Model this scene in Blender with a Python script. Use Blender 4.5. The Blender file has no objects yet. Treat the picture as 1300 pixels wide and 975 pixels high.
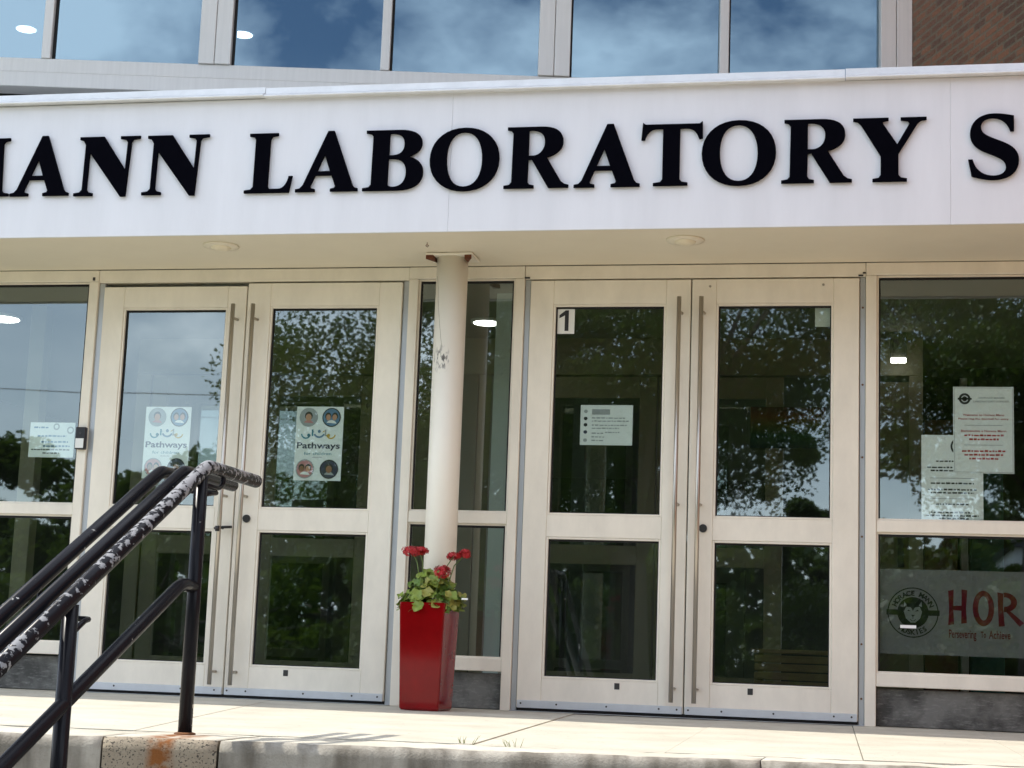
import bpy, bmesh, math, random
from mathutils import Vector, Matrix, noise as mnoise
R = math.radians
scene = bpy.context.scene
col = scene.collection

# ------------------------------------------------------------------ camera
cam_d = bpy.data.cameras.new('camera')
cam = bpy.data.objects.new('camera', cam_d); col.objects.link(cam)
yaw, pitch, roll = R(-11.72244), R(9.01635), R(2.10598)
F_ = Vector((math.sin(yaw)*math.cos(pitch), math.cos(yaw)*math.cos(pitch), math.sin(pitch)))
r0 = Vector((math.cos(yaw), -math.sin(yaw), 0)); u0 = r0.cross(F_)
R_ = math.cos(roll)*r0 + math.sin(roll)*u0
U_ = -math.sin(roll)*r0 + math.cos(roll)*u0
m = Matrix((R_, U_, -F_)).transposed().to_4x4()
m.translation = Vector((0, -9.09615, 0.30938))
cam.matrix_world = m
cam_d.sensor_width = 36; cam_d.lens = 36*2150/1300
cam_d.clip_start = 0.05; cam_d.clip_end = 2000
scene.camera = cam

# ------------------------------------------------------------------ light, sky, exposure
SUN = Vector((-0.62, -0.067, 1.0)).normalized()
w = bpy.data.worlds.new('World'); scene.world = w; w.use_nodes = True
nt = w.node_tree; nt.nodes.clear()
wo = nt.nodes.new('ShaderNodeOutputWorld'); bg = nt.nodes.new('ShaderNodeBackground')
sky = nt.nodes.new('ShaderNodeTexSky'); sky.sky_type = 'NISHITA'; sky.sun_disc = False
sky.sun_elevation = math.asin(SUN.z); sky.sun_rotation = math.atan2(SUN.x, SUN.y) % (2*math.pi)
sky.air_density = 1.0; sky.dust_density = 0.6; sky.ozone_density = 1.5
tc = nt.nodes.new('ShaderNodeTexCoord')
mp = nt.nodes.new('ShaderNodeMapping'); mp.inputs['Scale'].default_value = (1, 1, 1.7)
mp.inputs['Location'].default_value = (0.35, 0.1, 0.2)
n1 = nt.nodes.new('ShaderNodeTexNoise'); n1.inputs['Scale'].default_value = 3.7; n1.inputs['Detail'].default_value = 9
n1.inputs['Roughness'].default_value = 0.6; n1.inputs['Distortion'].default_value = 0.2
rp = nt.nodes.new('ShaderNodeValToRGB')
rp.color_ramp.elements[0].position = 0.42; rp.color_ramp.elements[0].color = (0, 0, 0, 1)
rp.color_ramp.elements[1].position = 0.61; rp.color_ramp.elements[1].color = (.85, .85, .85, 1)
mx = nt.nodes.new('ShaderNodeMix'); mx.data_type = 'RGBA'
nt.links.new(tc.outputs['Generated'], mp.inputs['Vector']); nt.links.new(mp.outputs[0], n1.inputs['Vector'])
nt.links.new(n1.outputs['Fac'], rp.inputs[0])
# pale haze towards the horizon, all the way round
sxyz = nt.nodes.new('ShaderNodeSeparateXYZ'); nt.links.new(tc.outputs['Generated'], sxyz.inputs[0])
hz = nt.nodes.new('ShaderNodeMapRange'); hz.inputs['From Min'].default_value = .34; hz.inputs['From Max'].default_value = .0; hz.inputs['To Max'].default_value = .92
nt.links.new(sxyz.outputs['Z'], hz.inputs['Value'])
mxx = nt.nodes.new('ShaderNodeMath'); mxx.operation = 'MAXIMUM'; nt.links.new(rp.outputs[0], mxx.inputs[0]); 
hm = nt.nodes.new('ShaderNodeMapRange'); hm.inputs['From Min'].default_value = .36; hm.inputs['From Max'].default_value = .62; hm.inputs['To Min'].default_value = .45; hm.inputs['To Max'].default_value = 1.15
nt.links.new(n1.outputs['Fac'], hm.inputs['Value'])
hh = nt.nodes.new('ShaderNodeMath'); hh.operation = 'MULTIPLY'; nt.links.new(hz.outputs[0], hh.inputs[0]); nt.links.new(hm.outputs[0], hh.inputs[1])
nt.links.new(hh.outputs[0], mxx.inputs[1])
nt.links.new(mxx.outputs[0], mx.inputs['Factor'])
nt.links.new(sky.outputs[0], mx.inputs['A']); mx.inputs['B'].default_value = (13.5, 14.3, 15.4, 1)
nt.links.new(mx.outputs['Result'], bg.inputs['Color']); bg.inputs['Strength'].default_value = 0.12
nt.links.new(bg.outputs[0], wo.inputs['Surface'])

sl = bpy.data.lights.new('sun', 'SUN'); sl.energy = 2.75; sl.angle = R(0.53); sl.color = (1.0, 0.945, 0.85)
so = bpy.data.objects.new('sun', sl); col.objects.link(so)
so.location = (-20, -3, 30); so.rotation_euler = SUN.to_track_quat('Z', 'Y').to_euler()

scene.view_settings.view_transform = 'Standard'; scene.view_settings.look = 'None'
scene.view_settings.exposure = 0.82; scene.view_settings.gamma = 1
scene.render.engine = 'CYCLES'
scene.cycles.use_denoising = True
scene.cycles.max_bounces = 10; scene.cycles.diffuse_bounces = 5; scene.cycles.glossy_bounces = 4
scene.cycles.transparent_max_bounces = 24; scene.cycles.sample_clamp_indirect = 8

# ------------------------------------------------------------------ materials
MATS = {}
def mat(name, c, rough=.5, metal=0., var=.0, vscale=6., vstretch=(1, 1, 1), bump=0., bscale=60., spec=.5, coat=0., dark=None, emit=None, estr=0., trans=0.):
    m = bpy.data.materials.new(name); m.use_nodes = True; MATS[name] = m
    n = m.node_tree; b = n.nodes['Principled BSDF']
    b.inputs['Base Color'].default_value = (*c, 1); b.inputs['Roughness'].default_value = rough
    b.inputs['Metallic'].default_value = metal; b.inputs['Specular IOR Level'].default_value = spec
    b.inputs['Coat Weight'].default_value = coat; b.inputs['Coat Roughness'].default_value = .08
    geo = n.nodes.new('ShaderNodeNewGeometry')
    if var > 0:
        mp = n.nodes.new('ShaderNodeMapping'); mp.inputs['Scale'].default_value = vstretch
        nz = n.nodes.new('ShaderNodeTexNoise'); nz.inputs['Scale'].default_value = vscale; nz.inputs['Detail'].default_value = 8
        nz.inputs['Roughness'].default_value = .65
        r = n.nodes.new('ShaderNodeValToRGB'); r.color_ramp.elements[0].position = .3; r.color_ramp.elements[1].position = .72
        d = dark if dark else tuple(x*(1-var) for x in c)
        r.color_ramp.elements[0].color = (*d, 1); r.color_ramp.elements[1].color = (*[min(1, x*(1+var*.35)) for x in c], 1)
        n.links.new(geo.outputs['Position'], mp.inputs['Vector']); n.links.new(mp.outputs[0], nz.inputs['Vector'])
        n.links.new(nz.outputs['Fac'], r.inputs[0]); n.links.new(r.outputs[0], b.inputs['Base Color'])
    if bump > 0:
        nb = n.nodes.new('ShaderNodeTexNoise'); nb.inputs['Scale'].default_value = bscale; nb.inputs['Detail'].default_value = 4
        bp = n.nodes.new('ShaderNodeBump'); bp.inputs['Strength'].default_value = bump; bp.inputs['Distance'].default_value = .01
        n.links.new(geo.outputs['Position'], nb.inputs['Vector']); n.links.new(nb.outputs['Fac'], bp.inputs['Height'])
        n.links.new(bp.outputs[0], b.inputs['Normal'])
    if emit:
        b.inputs['Emission Color'].default_value = (*emit, 1); b.inputs['Emission Strength'].default_value = estr
    return m

def glass(name, tint, ior, gcol=(1, 1, 1)):
    m = bpy.data.materials.new(name); m.use_nodes = True; MATS[name] = m
    n = m.node_tree; n.nodes.clear()
    o = n.nodes.new('ShaderNodeOutputMaterial'); mix = n.nodes.new('ShaderNodeMixShader')
    t = n.nodes.new('ShaderNodeBsdfTransparent'); g = n.nodes.new('ShaderNodeBsdfGlossy'); g.inputs['Roughness'].default_value = 0.014
    g.inputs['Color'].default_value = (*gcol, 1)
    geo = n.nodes.new('ShaderNodeNewGeometry'); fr = n.nodes.new('ShaderNodeFresnel'); fr.inputs['IOR'].default_value = ior
    inv = n.nodes.new('ShaderNodeMath'); inv.operation = 'SUBTRACT'; inv.inputs[0].default_value = 1
    mul = n.nodes.new('ShaderNodeMath'); mul.operation = 'MULTIPLY'
    n.links.new(geo.outputs['Backfacing'], inv.inputs[1]); n.links.new(inv.outputs[0], mul.inputs[0]); n.links.new(fr.outputs[0], mul.inputs[1])
    mc = n.nodes.new('ShaderNodeMix'); mc.data_type = 'RGBA'; mc.inputs['A'].default_value = (*tint, 1); mc.inputs['B'].default_value = (1, 1, 1, 1)
    n.links.new(geo.outputs['Backfacing'], mc.inputs['Factor']); n.links.new(mc.outputs['Result'], t.inputs['Color'])
    # very slight waviness of rolled sheet
    nz = n.nodes.new('ShaderNodeTexNoise'); nz.inputs['Scale'].default_value = 1.6; nz.inputs['Detail'].default_value = 1
    bp = n.nodes.new('ShaderNodeBump'); bp.inputs['Strength'].default_value = .02; bp.inputs['Distance'].default_value = .02
    n.links.new(geo.outputs['Position'], nz.inputs['Vector']); n.links.new(nz.outputs['Fac'], bp.inputs['Height']); n.links.new(bp.outputs[0], g.inputs['Normal'])
    n.links.new(mul.outputs[0], mix.inputs[0]); n.links.new(t.outputs[0], mix.inputs[1]); n.links.new(g.outputs[0], mix.inputs[2])
    n.links.new(mix.outputs[0], o.inputs['Surface'])
    return m

P = mat('cream_paint', (.845, .79, .675), .42, var=.12, vscale=3.5, vstretch=(1.6, 1.6, .7), bump=.02, bscale=180)
PI = mat('dimmed_cream_paint', (.24, .22, .14), .45, var=.1, vscale=2)  # the cream darkened in colour to stand for the dim vestibule
CH = mat('grey_aluminium', (.50, .52, .54), .38, .55, var=.1, vscale=8, vstretch=(6, 6, .5))
SW = mat('bright_aluminium', (.70, .74, .80), .32, .6, var=.08, vscale=12)
UP = mat('anodised_aluminium', (.68, .67, .645), .42, .1, var=.08, vscale=5, vstretch=(8, 8, .4))
FA = mat('white_fascia', (.79, .795, .835), .5, var=.07, vscale=2.2, vstretch=(2.4, 1, .35), bump=.01, bscale=20)
SO = mat('cream_soffit', (.78, .715, .58), .6, var=.07, vscale=1.5, bump=.03, bscale=120)
FL = mat('white_metal_flashing', (.78, .79, .80), .35, .2, var=.1, vscale=9)
LT = mat('black_letter', (.0025, .0025, .005), .6, var=.2, vscale=20, spec=.01)
ST = mat('stainless', (.52, .48, .42), .3, .9, var=.15, vscale=14, vstretch=(1, 1, .2))
DK = mat('dark_metal', (.03, .03, .03), .4)
BK = mat('black_plastic', (.012, .012, .014), .35)
RB = mat('rubber_and_gap_shade', (.01, .01, .01), .8)
WHT = mat('white_print', (.78, .79, .76), .55)
GLS = glass('door_glass', (.82, .89, .86), 2.55, (.86, .98, 1.0))
GLU = glass('upper_glass', (.20, .28, .34), 3.0, (.57, .80, .96))
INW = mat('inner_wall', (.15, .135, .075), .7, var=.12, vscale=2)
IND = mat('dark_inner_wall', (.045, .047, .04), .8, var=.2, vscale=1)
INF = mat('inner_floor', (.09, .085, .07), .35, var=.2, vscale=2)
LAMP = mat('lit_lens', (.9, .9, .9), .4, emit=(1, .96, .88), estr=6)
LENS = mat('unlit_lens', (.80, .72, .55), .4)
RED = mat('red_gloss', (.20, .002, .004), .09, var=.22, vscale=9, spec=.3)
SOIL = mat('soil', (.03, .02, .014), .9, bump=.5)
BRK = None

def concrete(name, c, dark, rust=False, pits=0., streak=False, blot=False):
    m = mat(name, c, .85, var=.3, vscale=3.5, bump=.35, bscale=140, dark=dark)
    n = m.node_tree; b = n.nodes['Principled BSDF']
    src = b.inputs['Base Color'].links[0].from_socket
    geo = n.nodes.new('ShaderNodeNewGeometry')
    def mixin(src, fac, c2):
        mx = n.nodes.new('ShaderNodeMix'); mx.data_type = 'RGBA'
        n.links.new(fac, mx.inputs['Factor']); n.links.new(src, mx.inputs['A']); mx.inputs['B'].default_value = (*c2, 1)
        return mx.outputs['Result']
    def ramp(sock, a, b_, ca=0., cb=1.):
        r = n.nodes.new('ShaderNodeMapRange'); r.inputs['From Min'].default_value = a; r.inputs['From Max'].default_value = b_
        r.inputs['To Min'].default_value = ca; r.inputs['To Max'].default_value = cb
        n.links.new(sock, r.inputs['Value']); return r.outputs[0]
    fine = n.nodes.new('ShaderNodeTexNoise'); fine.inputs['Scale'].default_value = 90; fine.inputs['Detail'].default_value = 3
    n.links.new(geo.outputs['Position'], fine.inputs['Vector'])
    src = mixin(src, ramp(fine.outputs['Fac'], .56, .72, 0, .35), tuple(x*.6 for x in c))
    if blot:
        b1 = n.nodes.new('ShaderNodeTexNoise'); b1.inputs['Scale'].default_value = 7; b1.inputs['Detail'].default_value = 9; b1.inputs['Roughness'].default_value = .7
        n.links.new(geo.outputs['Position'], b1.inputs['Vector'])
        src = mixin(src, ramp(b1.outputs['Fac'], .50, .68, 0, .6), (.36, .32, .25))
        b2 = n.nodes.new('ShaderNodeTexNoise'); b2.inputs['Scale'].default_value = 30; b2.inputs['Detail'].default_value = 2
        n.links.new(geo.outputs['Position'], b2.inputs['Vector'])
        src = mixin(src, ramp(b2.outputs['Fac'], .70, .74, 0, .7), (.12, .10, .08))
    if pits:
        vz = n.nodes.new('ShaderNodeTexNoise'); vz.inputs['Scale'].default_value = 150; vz.inputs['Detail'].default_value = 2
        n.links.new(geo.outputs['Position'], vz.inputs['Vector'])
        src = mixin(src, ramp(vz.outputs['Fac'], .585, .63, 0, pits), (.03, .025, .02))
    if streak:
        mp = n.nodes.new('ShaderNodeMapping'); mp.inputs['Scale'].default_value = (5, 5, .8)
        nz = n.nodes.new('ShaderNodeTexNoise'); nz.inputs['Scale'].default_value = 2.2; nz.inputs['Detail'].default_value = 6
        n.links.new(geo.outputs['Position'], mp.inputs[0]); n.links.new(mp.outputs[0], nz.inputs['Vector'])
        src = mixin(src, ramp(nz.outputs['Fac'], .42, .62, 0, .75), (.10, .085, .062))
    if rust:
        sp = n.nodes.new('ShaderNodeSeparateXYZ'); n.links.new(geo.outputs['Position'], sp.inputs[0])
        def band(sock, c0, wd):
            a = n.nodes.new('ShaderNodeMath'); a.operation = 'SUBTRACT'; n.links.new(sock, a.inputs[0]); a.inputs[1].default_value = c0
            ab = n.nodes.new('ShaderNodeMath'); ab.operation = 'ABSOLUTE'; n.links.new(a.outputs[0], ab.inputs[0])
            return ramp(ab.outputs[0], wd, wd*.45)
        nz = n.nodes.new('ShaderNodeTexNoise'); nz.inputs['Scale'].default_value = 22; nz.inputs['Detail'].default_value = 5
        n.links.new(geo.outputs['Position'], nz.inputs['Vector'])
        m1 = n.nodes.new('ShaderNodeMath'); m1.operation = 'MULTIPLY'
        n.links.new(band(sp.outputs['X'], -2.165, .05 if rust == 'face' else .10), m1.inputs[0]); n.links.new(ramp(nz.outputs['Fac'], .32, .55), m1.inputs[1])
        f = m1.outputs[0]
        if rust != 'face':
            m2 = n.nodes.new('ShaderNodeMath'); m2.operation = 'MULTIPLY'
            n.links.new(f, m2.inputs[0]); n.links.new(band(sp.outputs['Y'], -3.80, .19), m2.inputs[1]); f = m2.outputs[0]
        src = mixin(src, f, (.22, .075, .012))
    n.links.new(src, b.inputs['Base Color'])
    return m
CTOP = concrete('landing_concrete', (.60, .57, .48), (.45, .42, .34), rust=True, blot=True)
CFACE = concrete('riser_concrete', (.46, .43, .37), (.27, .245, .20), streak=True)
CPIT = concrete('pitted_concrete', (.36, .31, .23), (.26, .21, .15), rust='face', pits=.9)
CGND = concrete('path_concrete', (.42, .40, .36), (.34, .32, .28))

def slate():
    m = mat('grey_slate', (.125, .125, .115), .55, var=.6, vscale=4.5, bump=.15, bscale=50, dark=(.04, .04, .036))
    n = m.node_tree
    for q in n.nodes:
        if q.type == 'VALTORGB': q.color_ramp.elements[0].position = .40; q.color_ramp.elements[1].position = .62
    b = n.nodes['Principled BSDF']; src = b.inputs['Base Color'].links[0].from_socket
    geo = n.nodes.new('ShaderNodeNewGeometry'); mp = n.nodes.new('ShaderNodeMapping'); mp.inputs['Scale'].default_value = (3, 3, 14); mp.inputs['Rotation'].default_value = (0, .5, 0)
    nz = n.nodes.new('ShaderNodeTexNoise'); nz.inputs['Scale'].default_value = 6; nz.inputs['Detail'].default_value = 8; nz.inputs['Roughness'].default_value = .75
    r = n.nodes.new('ShaderNodeMapRange'); r.inputs['From Min'].default_value = .52; r.inputs['From Max'].default_value = .74; r.inputs['To Max'].default_value = .55
    mx = n.nodes.new('ShaderNodeMix'); mx.data_type = 'RGBA'; mx.inputs['B'].default_value = (.34, .34, .32, 1)
    n.links.new(geo.outputs['Position'], mp.inputs[0]); n.links.new(mp.outputs[0], nz.inputs['Vector']); n.links.new(nz.outputs['Fac'], r.inputs[0])
    n.links.new(r.outputs[0], mx.inputs['Factor']); n.links.new(src, mx.inputs['A']); n.links.new(mx.outputs['Result'], b.inputs['Base Color'])
    return m
SLATE = slate()
RU0 = mat('rusty_screw', (.14, .07, .035), .7)

def chipped(name, lo, hi, chip=(.55, .55, .53), up=0., grad=0., scale=17):
    """black enamel with chips showing pale primer; worn more on the top where hands slide when up > 0"""
    m = mat(name, (.008, .008, .010), .3, spec=.13)
    n = m.node_tree; b = n.nodes['Principled BSDF']
    geo = n.nodes.new('ShaderNodeNewGeometry')
    nz = n.nodes.new('ShaderNodeTexNoise'); nz.inputs['Scale'].default_value = scale; nz.inputs['Detail'].default_value = 7; nz.inputs['Roughness'].default_value = .62
    n2 = n.nodes.new('ShaderNodeTexNoise'); n2.inputs['Scale'].default_value = 3.5; n2.inputs['Detail'].default_value = 2
    n.links.new(geo.outputs['Position'], nz.inputs['Vector']); n.links.new(geo.outputs['Position'], n2.inputs['Vector'])
    sp = n.nodes.new('ShaderNodeSeparateXYZ'); n.links.new(geo.outputs['Normal'], sp.inputs[0])
    def madd(s, k, add):
        a = n.nodes.new('ShaderNodeMath'); a.operation = 'MULTIPLY_ADD'; n.links.new(s, a.inputs[0]); a.inputs[1].default_value = k
        if isinstance(add, (int, float)): a.inputs[2].default_value = add
        else: n.links.new(add, a.inputs[2])
        return a.outputs[0]
    s = madd(n2.outputs['Fac'], .55, madd(nz.outputs['Fac'], 1., -.27)); s = madd(sp.outputs['Z'], up, s)
    if grad:      # hands wear the upper end most
        s2 = n.nodes.new('ShaderNodeSeparateXYZ'); n.links.new(geo.outputs['Position'], s2.inputs[0])
        gr = n.nodes.new('ShaderNodeMapRange'); gr.inputs['From Min'].default_value = -4.25; gr.inputs['From Max'].default_value = -3.7; n.links.new(s2.outputs['Y'], gr.inputs[0])
        s = madd(gr.outputs[0], grad, s)
    r = n.nodes.new('ShaderNodeMapRange'); r.inputs['From Min'].default_value = lo; r.inputs['From Max'].default_value = hi
    n.links.new(s, r.inputs[0])
    mx = n.nodes.new('ShaderNodeMix'); mx.data_type = 'RGBA'; mx.inputs['A'].default_value = (.010, .010, .013, 1); mx.inputs['B'].default_value = (*chip, 1)
    n.links.new(r.outputs[0], mx.inputs['Factor']); n.links.new(mx.outputs['Result'], b.inputs['Base Color'])
    rr = n.nodes.new('ShaderNodeMapRange'); rr.inputs['To Min'].default_value = .26; rr.inputs['To Max'].default_value = .6
    n.links.new(r.outputs[0], rr.inputs[0]); n.links.new(rr.outputs[0], b.inputs['Roughness'])
    bp = n.nodes.new('ShaderNodeBump'); bp.inputs['Strength'].default_value = .4; bp.inputs['Distance'].default_value = .003; bp.invert = True
    n.links.new(r.outputs[0], bp.inputs['Height']); n.links.new(bp.outputs[0], b.inputs['Normal'])
    return m
RAIL = chipped('black_enamel', .715, .73, scale=26)
WORN = chipped('worn_enamel', .628, .65, (.27, .27, .28), up=.11, grad=.06, scale=34)

def column_paint():
    m = mat('column_paint', (.855, .81, .70), .4, var=.06, vscale=3, vstretch=(1, 1, .4), bump=.03, bscale=60)
    n = m.node_tree; b = n.nodes['Principled BSDF']; src = b.inputs['Base Color'].links[0].from_socket
    geo = n.nodes.new('ShaderNodeNewGeometry')
    def sph(c, scl, rad):
        mp = n.nodes.new('ShaderNodeMapping'); mp.vector_type = 'TEXTURE'; mp.inputs['Location'].default_value = c; mp.inputs['Scale'].default_value = scl
        n.links.new(geo.outputs['Position'], mp.inputs[0])
        g = n.nodes.new('ShaderNodeVectorMath'); g.operation = 'LENGTH'; n.links.new(mp.outputs[0], g.inputs[0])
        r = n.nodes.new('ShaderNodeMapRange'); r.inputs['From Min'].default_value = rad; r.inputs['From Max'].default_value = rad*.35
        n.links.new(g.outputs['Value'], r.inputs[0]); return r.outputs[0]
    nz = n.nodes.new('ShaderNodeTexNoise'); nz.inputs['Scale'].default_value = 48; nz.inputs['Detail'].default_value = 5
    mp = n.nodes.new('ShaderNodeMapping'); mp.inputs['Scale'].default_value = (1.4, 1.4, .5); n.links.new(geo.outputs['Position'], mp.inputs[0]); n.links.new(mp.outputs[0], nz.inputs['Vector'])
    r = n.nodes.new('ShaderNodeMapRange'); r.inputs['From Min'].default_value = .50; r.inputs['From Max'].default_value = .58; n.links.new(nz.outputs['Fac'], r.inputs[0])
    mu = n.nodes.new('ShaderNodeMath'); mu.operation = 'MULTIPLY'; n.links.new(sph((-2.215, -.33, 1.865), (.06, .12, .085), 1.), mu.inputs[0]); n.links.new(r.outputs[0], mu.inputs[1])
    mx = n.nodes.new('ShaderNodeMix'); mx.data_type = 'RGBA'; mx.inputs['B'].default_value = (.13, .12, .11, 1)
    n.links.new(mu.outputs[0], mx.inputs['Factor']); n.links.new(src, mx.inputs['A']); n.links.new(mx.outputs['Result'], b.inputs['Base Color'])
    return m
COLP = column_paint()

def brick_mat():
    m = bpy.data.materials.new('brown_brick'); m.use_nodes = True
    n = m.node_tree; b = n.nodes['Principled BSDF']; b.inputs['Roughness'].default_value = .85
    geo = n.nodes.new('ShaderNodeNewGeometry'); sp = n.nodes.new('ShaderNodeSeparateXYZ'); cb = n.nodes.new('ShaderNodeCombineXYZ')
    ad = n.nodes.new('ShaderNodeMath'); n.links.new(geo.outputs['Position'], sp.inputs[0])
    n.links.new(sp.outputs['X'], ad.inputs[0]); n.links.new(sp.outputs['Y'], ad.inputs[1])
    n.links.new(ad.outputs[0], cb.inputs[0]); n.links.new(sp.outputs['Z'], cb.inputs[1])
    t = n.nodes.new('ShaderNodeTexBrick'); t.inputs['Scale'].default_value = 1
    t.inputs['Brick Width'].default_value = .203; t.inputs['Row Height'].default_value = .068; t.inputs['Mortar Size'].default_value = .010
    t.inputs['Color1'].default_value = (.52, .15, .065, 1); t.inputs['Color2'].default_value = (.24, .075, .04, 1); t.inputs['Mortar'].default_value = (.34, .19, .11, 1)
    n.links.new(cb.outputs[0], t.inputs['Vector']); n.links.new(t.outputs['Color'], b.inputs['Base Color'])
    bp = n.nodes.new('ShaderNodeBump'); bp.inputs['Strength'].default_value = .6; bp.inputs['Distance'].default_value = .01; bp.invert = True
    n.links.new(t.outputs['Fac'], bp.inputs['Height']); n.links.new(bp.outputs[0], b.inputs['Normal'])
    return m
BRK = brick_mat()

# ------------------------------------------------------------------ mesh helpers
ORG = {}
def link(o, parent=None):
    col.objects.link(o)
    if parent: o.parent = parent
    return o
def org(o): return ORG.get(o.name, Vector()) if o else Vector()
def tag(o, label=None, cat=None, group=None, kind=None):
    for k, v in (('label', label), ('category', cat), ('group', group), ('kind', kind)):
        if v: o[k] = v
    return o
def thing(name, label, cat, loc=(0, 0, 0), group=None):
    o = bpy.data.objects.new(name, None); o.empty_display_size = .1; o.location = loc; col.objects.link(o)
    ORG[o.name] = Vector(loc); return tag(o, label, cat, group)

class MB:
    def __init__(s, xf=None): s.bm = bmesh.new(); s.xf = xf; s.mats = []
    def _fin(s, vs):
        if s.xf: bmesh.ops.transform(s.bm, matrix=s.xf, verts=vs)
    def mi(s, m):
        if m is None: return 0
        if m not in s.mats: s.mats.append(m)
        return s.mats.index(m)
    def box(s, x0, x1, y0, y1, z0, z1, bev=0.002, m=None):
        v = [s.bm.verts.new((x, y, z)) for x in (x0, x1) for y in (y0, y1) for z in (z0, z1)]
        fs = [s.bm.faces.new([v[i] for i in q]) for q in ((0, 1, 3, 2), (4, 6, 7, 5), (0, 4, 5, 1), (2, 3, 7, 6), (0, 2, 6, 4), (1, 5, 7, 3))]
        k = s.mi(m)
        for f in fs: f.material_index = k
        if bev:
            es = list({e for f in fs for e in f.edges})
            r = bmesh.ops.bevel(s.bm, geom=es, offset=min(bev, .4*min(abs(x1-x0), abs(y1-y0), abs(z1-z0))), segments=1, affect='EDGES', profile=.5, clamp_overlap=True)
            vs = {q for f in r['faces'] for q in f.verts} | {q for f in fs if f.is_valid for q in f.verts}
            for f in r['faces']: f.material_index = k
            s._fin(list(vs))
        else: s._fin(v)
        return s
    def prism(s, poly, z0, z1, m=None):
        """vertical prism over an xy polygon"""
        a = [s.bm.verts.new((x, y, z0)) for x, y in poly]; b = [s.bm.verts.new((x, y, z1)) for x, y in poly]
        k = s.mi(m); fs = [s.bm.faces.new(b), s.bm.faces.new(a[::-1])]
        for i in range(len(poly)):
            j = (i+1) % len(poly); fs.append(s.bm.faces.new((a[i], a[j], b[j], b[i])))
        for f in fs: f.material_index = k
        s._fin(a+b); return s
    def tube(s, pts, rad, n=14, cap=True, m=None, smooth=True):
        pts = [Vector(p) for p in pts]; rs = rad if isinstance(rad, (list, tuple)) else [rad]*len(pts)
        rings = []; up = None; k = s.mi(m); allv = []
        for i, p in enumerate(pts):
            d = ((pts[min(i+1, len(pts)-1)]-p).normalized() + (p-pts[max(i-1, 0)]).normalized()).normalized()
            if up is None: up = d.orthogonal().normalized()
            up = (up - d*up.dot(d)).normalized(); sd = d.cross(up)
            sc = 1.0
            if 0 < i < len(pts)-1:
                c = (pts[i+1]-p).normalized().dot((p-pts[i-1]).normalized()); sc = 1/max(.6, math.sqrt((1+c)/2))
            ring = []
            for j in range(n):
                a = 2*math.pi*j/n; ring.append(s.bm.verts.new(p + (up*math.cos(a)+sd*math.sin(a))*rs[i]*(1 if sc < 1.05 else 1)))
            rings.append(ring); allv += ring
        for a, b in zip(rings, rings[1:]):
            for j in range(n):
                f = s.bm.faces.new((a[j], b[j], b[(j+1) % n], a[(j+1) % n])); f.smooth = smooth; f.material_index = k
        if cap:
            for r, fl in ((rings[0], 0), (rings[-1], 1)):
                f = s.bm.faces.new(r if fl == 0 else r[::-1]); f.material_index = k
        s._fin(allv); return s
    def lathe(s, prof, cx, cy, n=24, m=None):
        rings = []; k = s.mi(m); allv = []
        for r, z in prof:
            ring = [s.bm.verts.new((cx+r*math.cos(2*math.pi*j/n), cy+r*math.sin(2*math.pi*j/n), z)) for j in range(n)]; rings.append(ring); allv += ring
        for a, b in zip(rings, rings[1:]):
            for j in range(n):
                f = s.bm.faces.new((a[j], a[(j+1) % n], b[(j+1) % n], b[j])); f.smooth = True; f.material_index = k
        s.bm.faces.new(rings[0][::-1]).material_index = k; s.bm.faces.new(rings[-1]).material_index = k
        s._fin(allv); return s
    def build(s, name, material=None, parent=None, kind=None, label=None, smooth=False):
        bmesh.ops.recalc_face_normals(s.bm, faces=s.bm.faces)
        o3 = org(parent)
        if o3.length: bmesh.ops.translate(s.bm, vec=-o3, verts=s.bm.verts)
        me = bpy.data.meshes.new(name); s.bm.to_mesh(me); s.bm.free()
        for mm in (s.mats if s.mats else [material]): me.materials.append(mm)
        if smooth:
            for p in me.polygons: p.use_smooth = True
        o = bpy.data.objects.new(name, me); link(o, parent); ORG[o.name] = o3
        return tag(o, label, kind=kind)
def boxobj(name, b, m, parent=None, bev=.002, xf=None, kind=None, label=None):
    return MB(xf).box(*b, bev=bev).build(name, m, parent, kind, label)
def copy_at(src, parent, dx):
    c = src.copy(); link(c, parent); c.location = src.location + Vector(dx); ORG[c.name] = org(parent); return c

def smoothpath(pts, rad, n=6):
    """round the corners of a polyline"""
    pts = [Vector(p) for p in pts]; out = [pts[0]]
    for i in range(1, len(pts)-1):
        a, p, b = pts[i-1], pts[i], pts[i+1]
        u = (a-p).normalized(); v = (b-p).normalized()
        r = min(rad, (a-p).length*.45, (b-p).length*.45)
        for k in range(n+1):
            t = k/n; out.append((p+u*r)*(1-t)**2 + p*2*t*(1-t) + (p+v*r)*t*t)
    return out+[pts[-1]]

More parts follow.
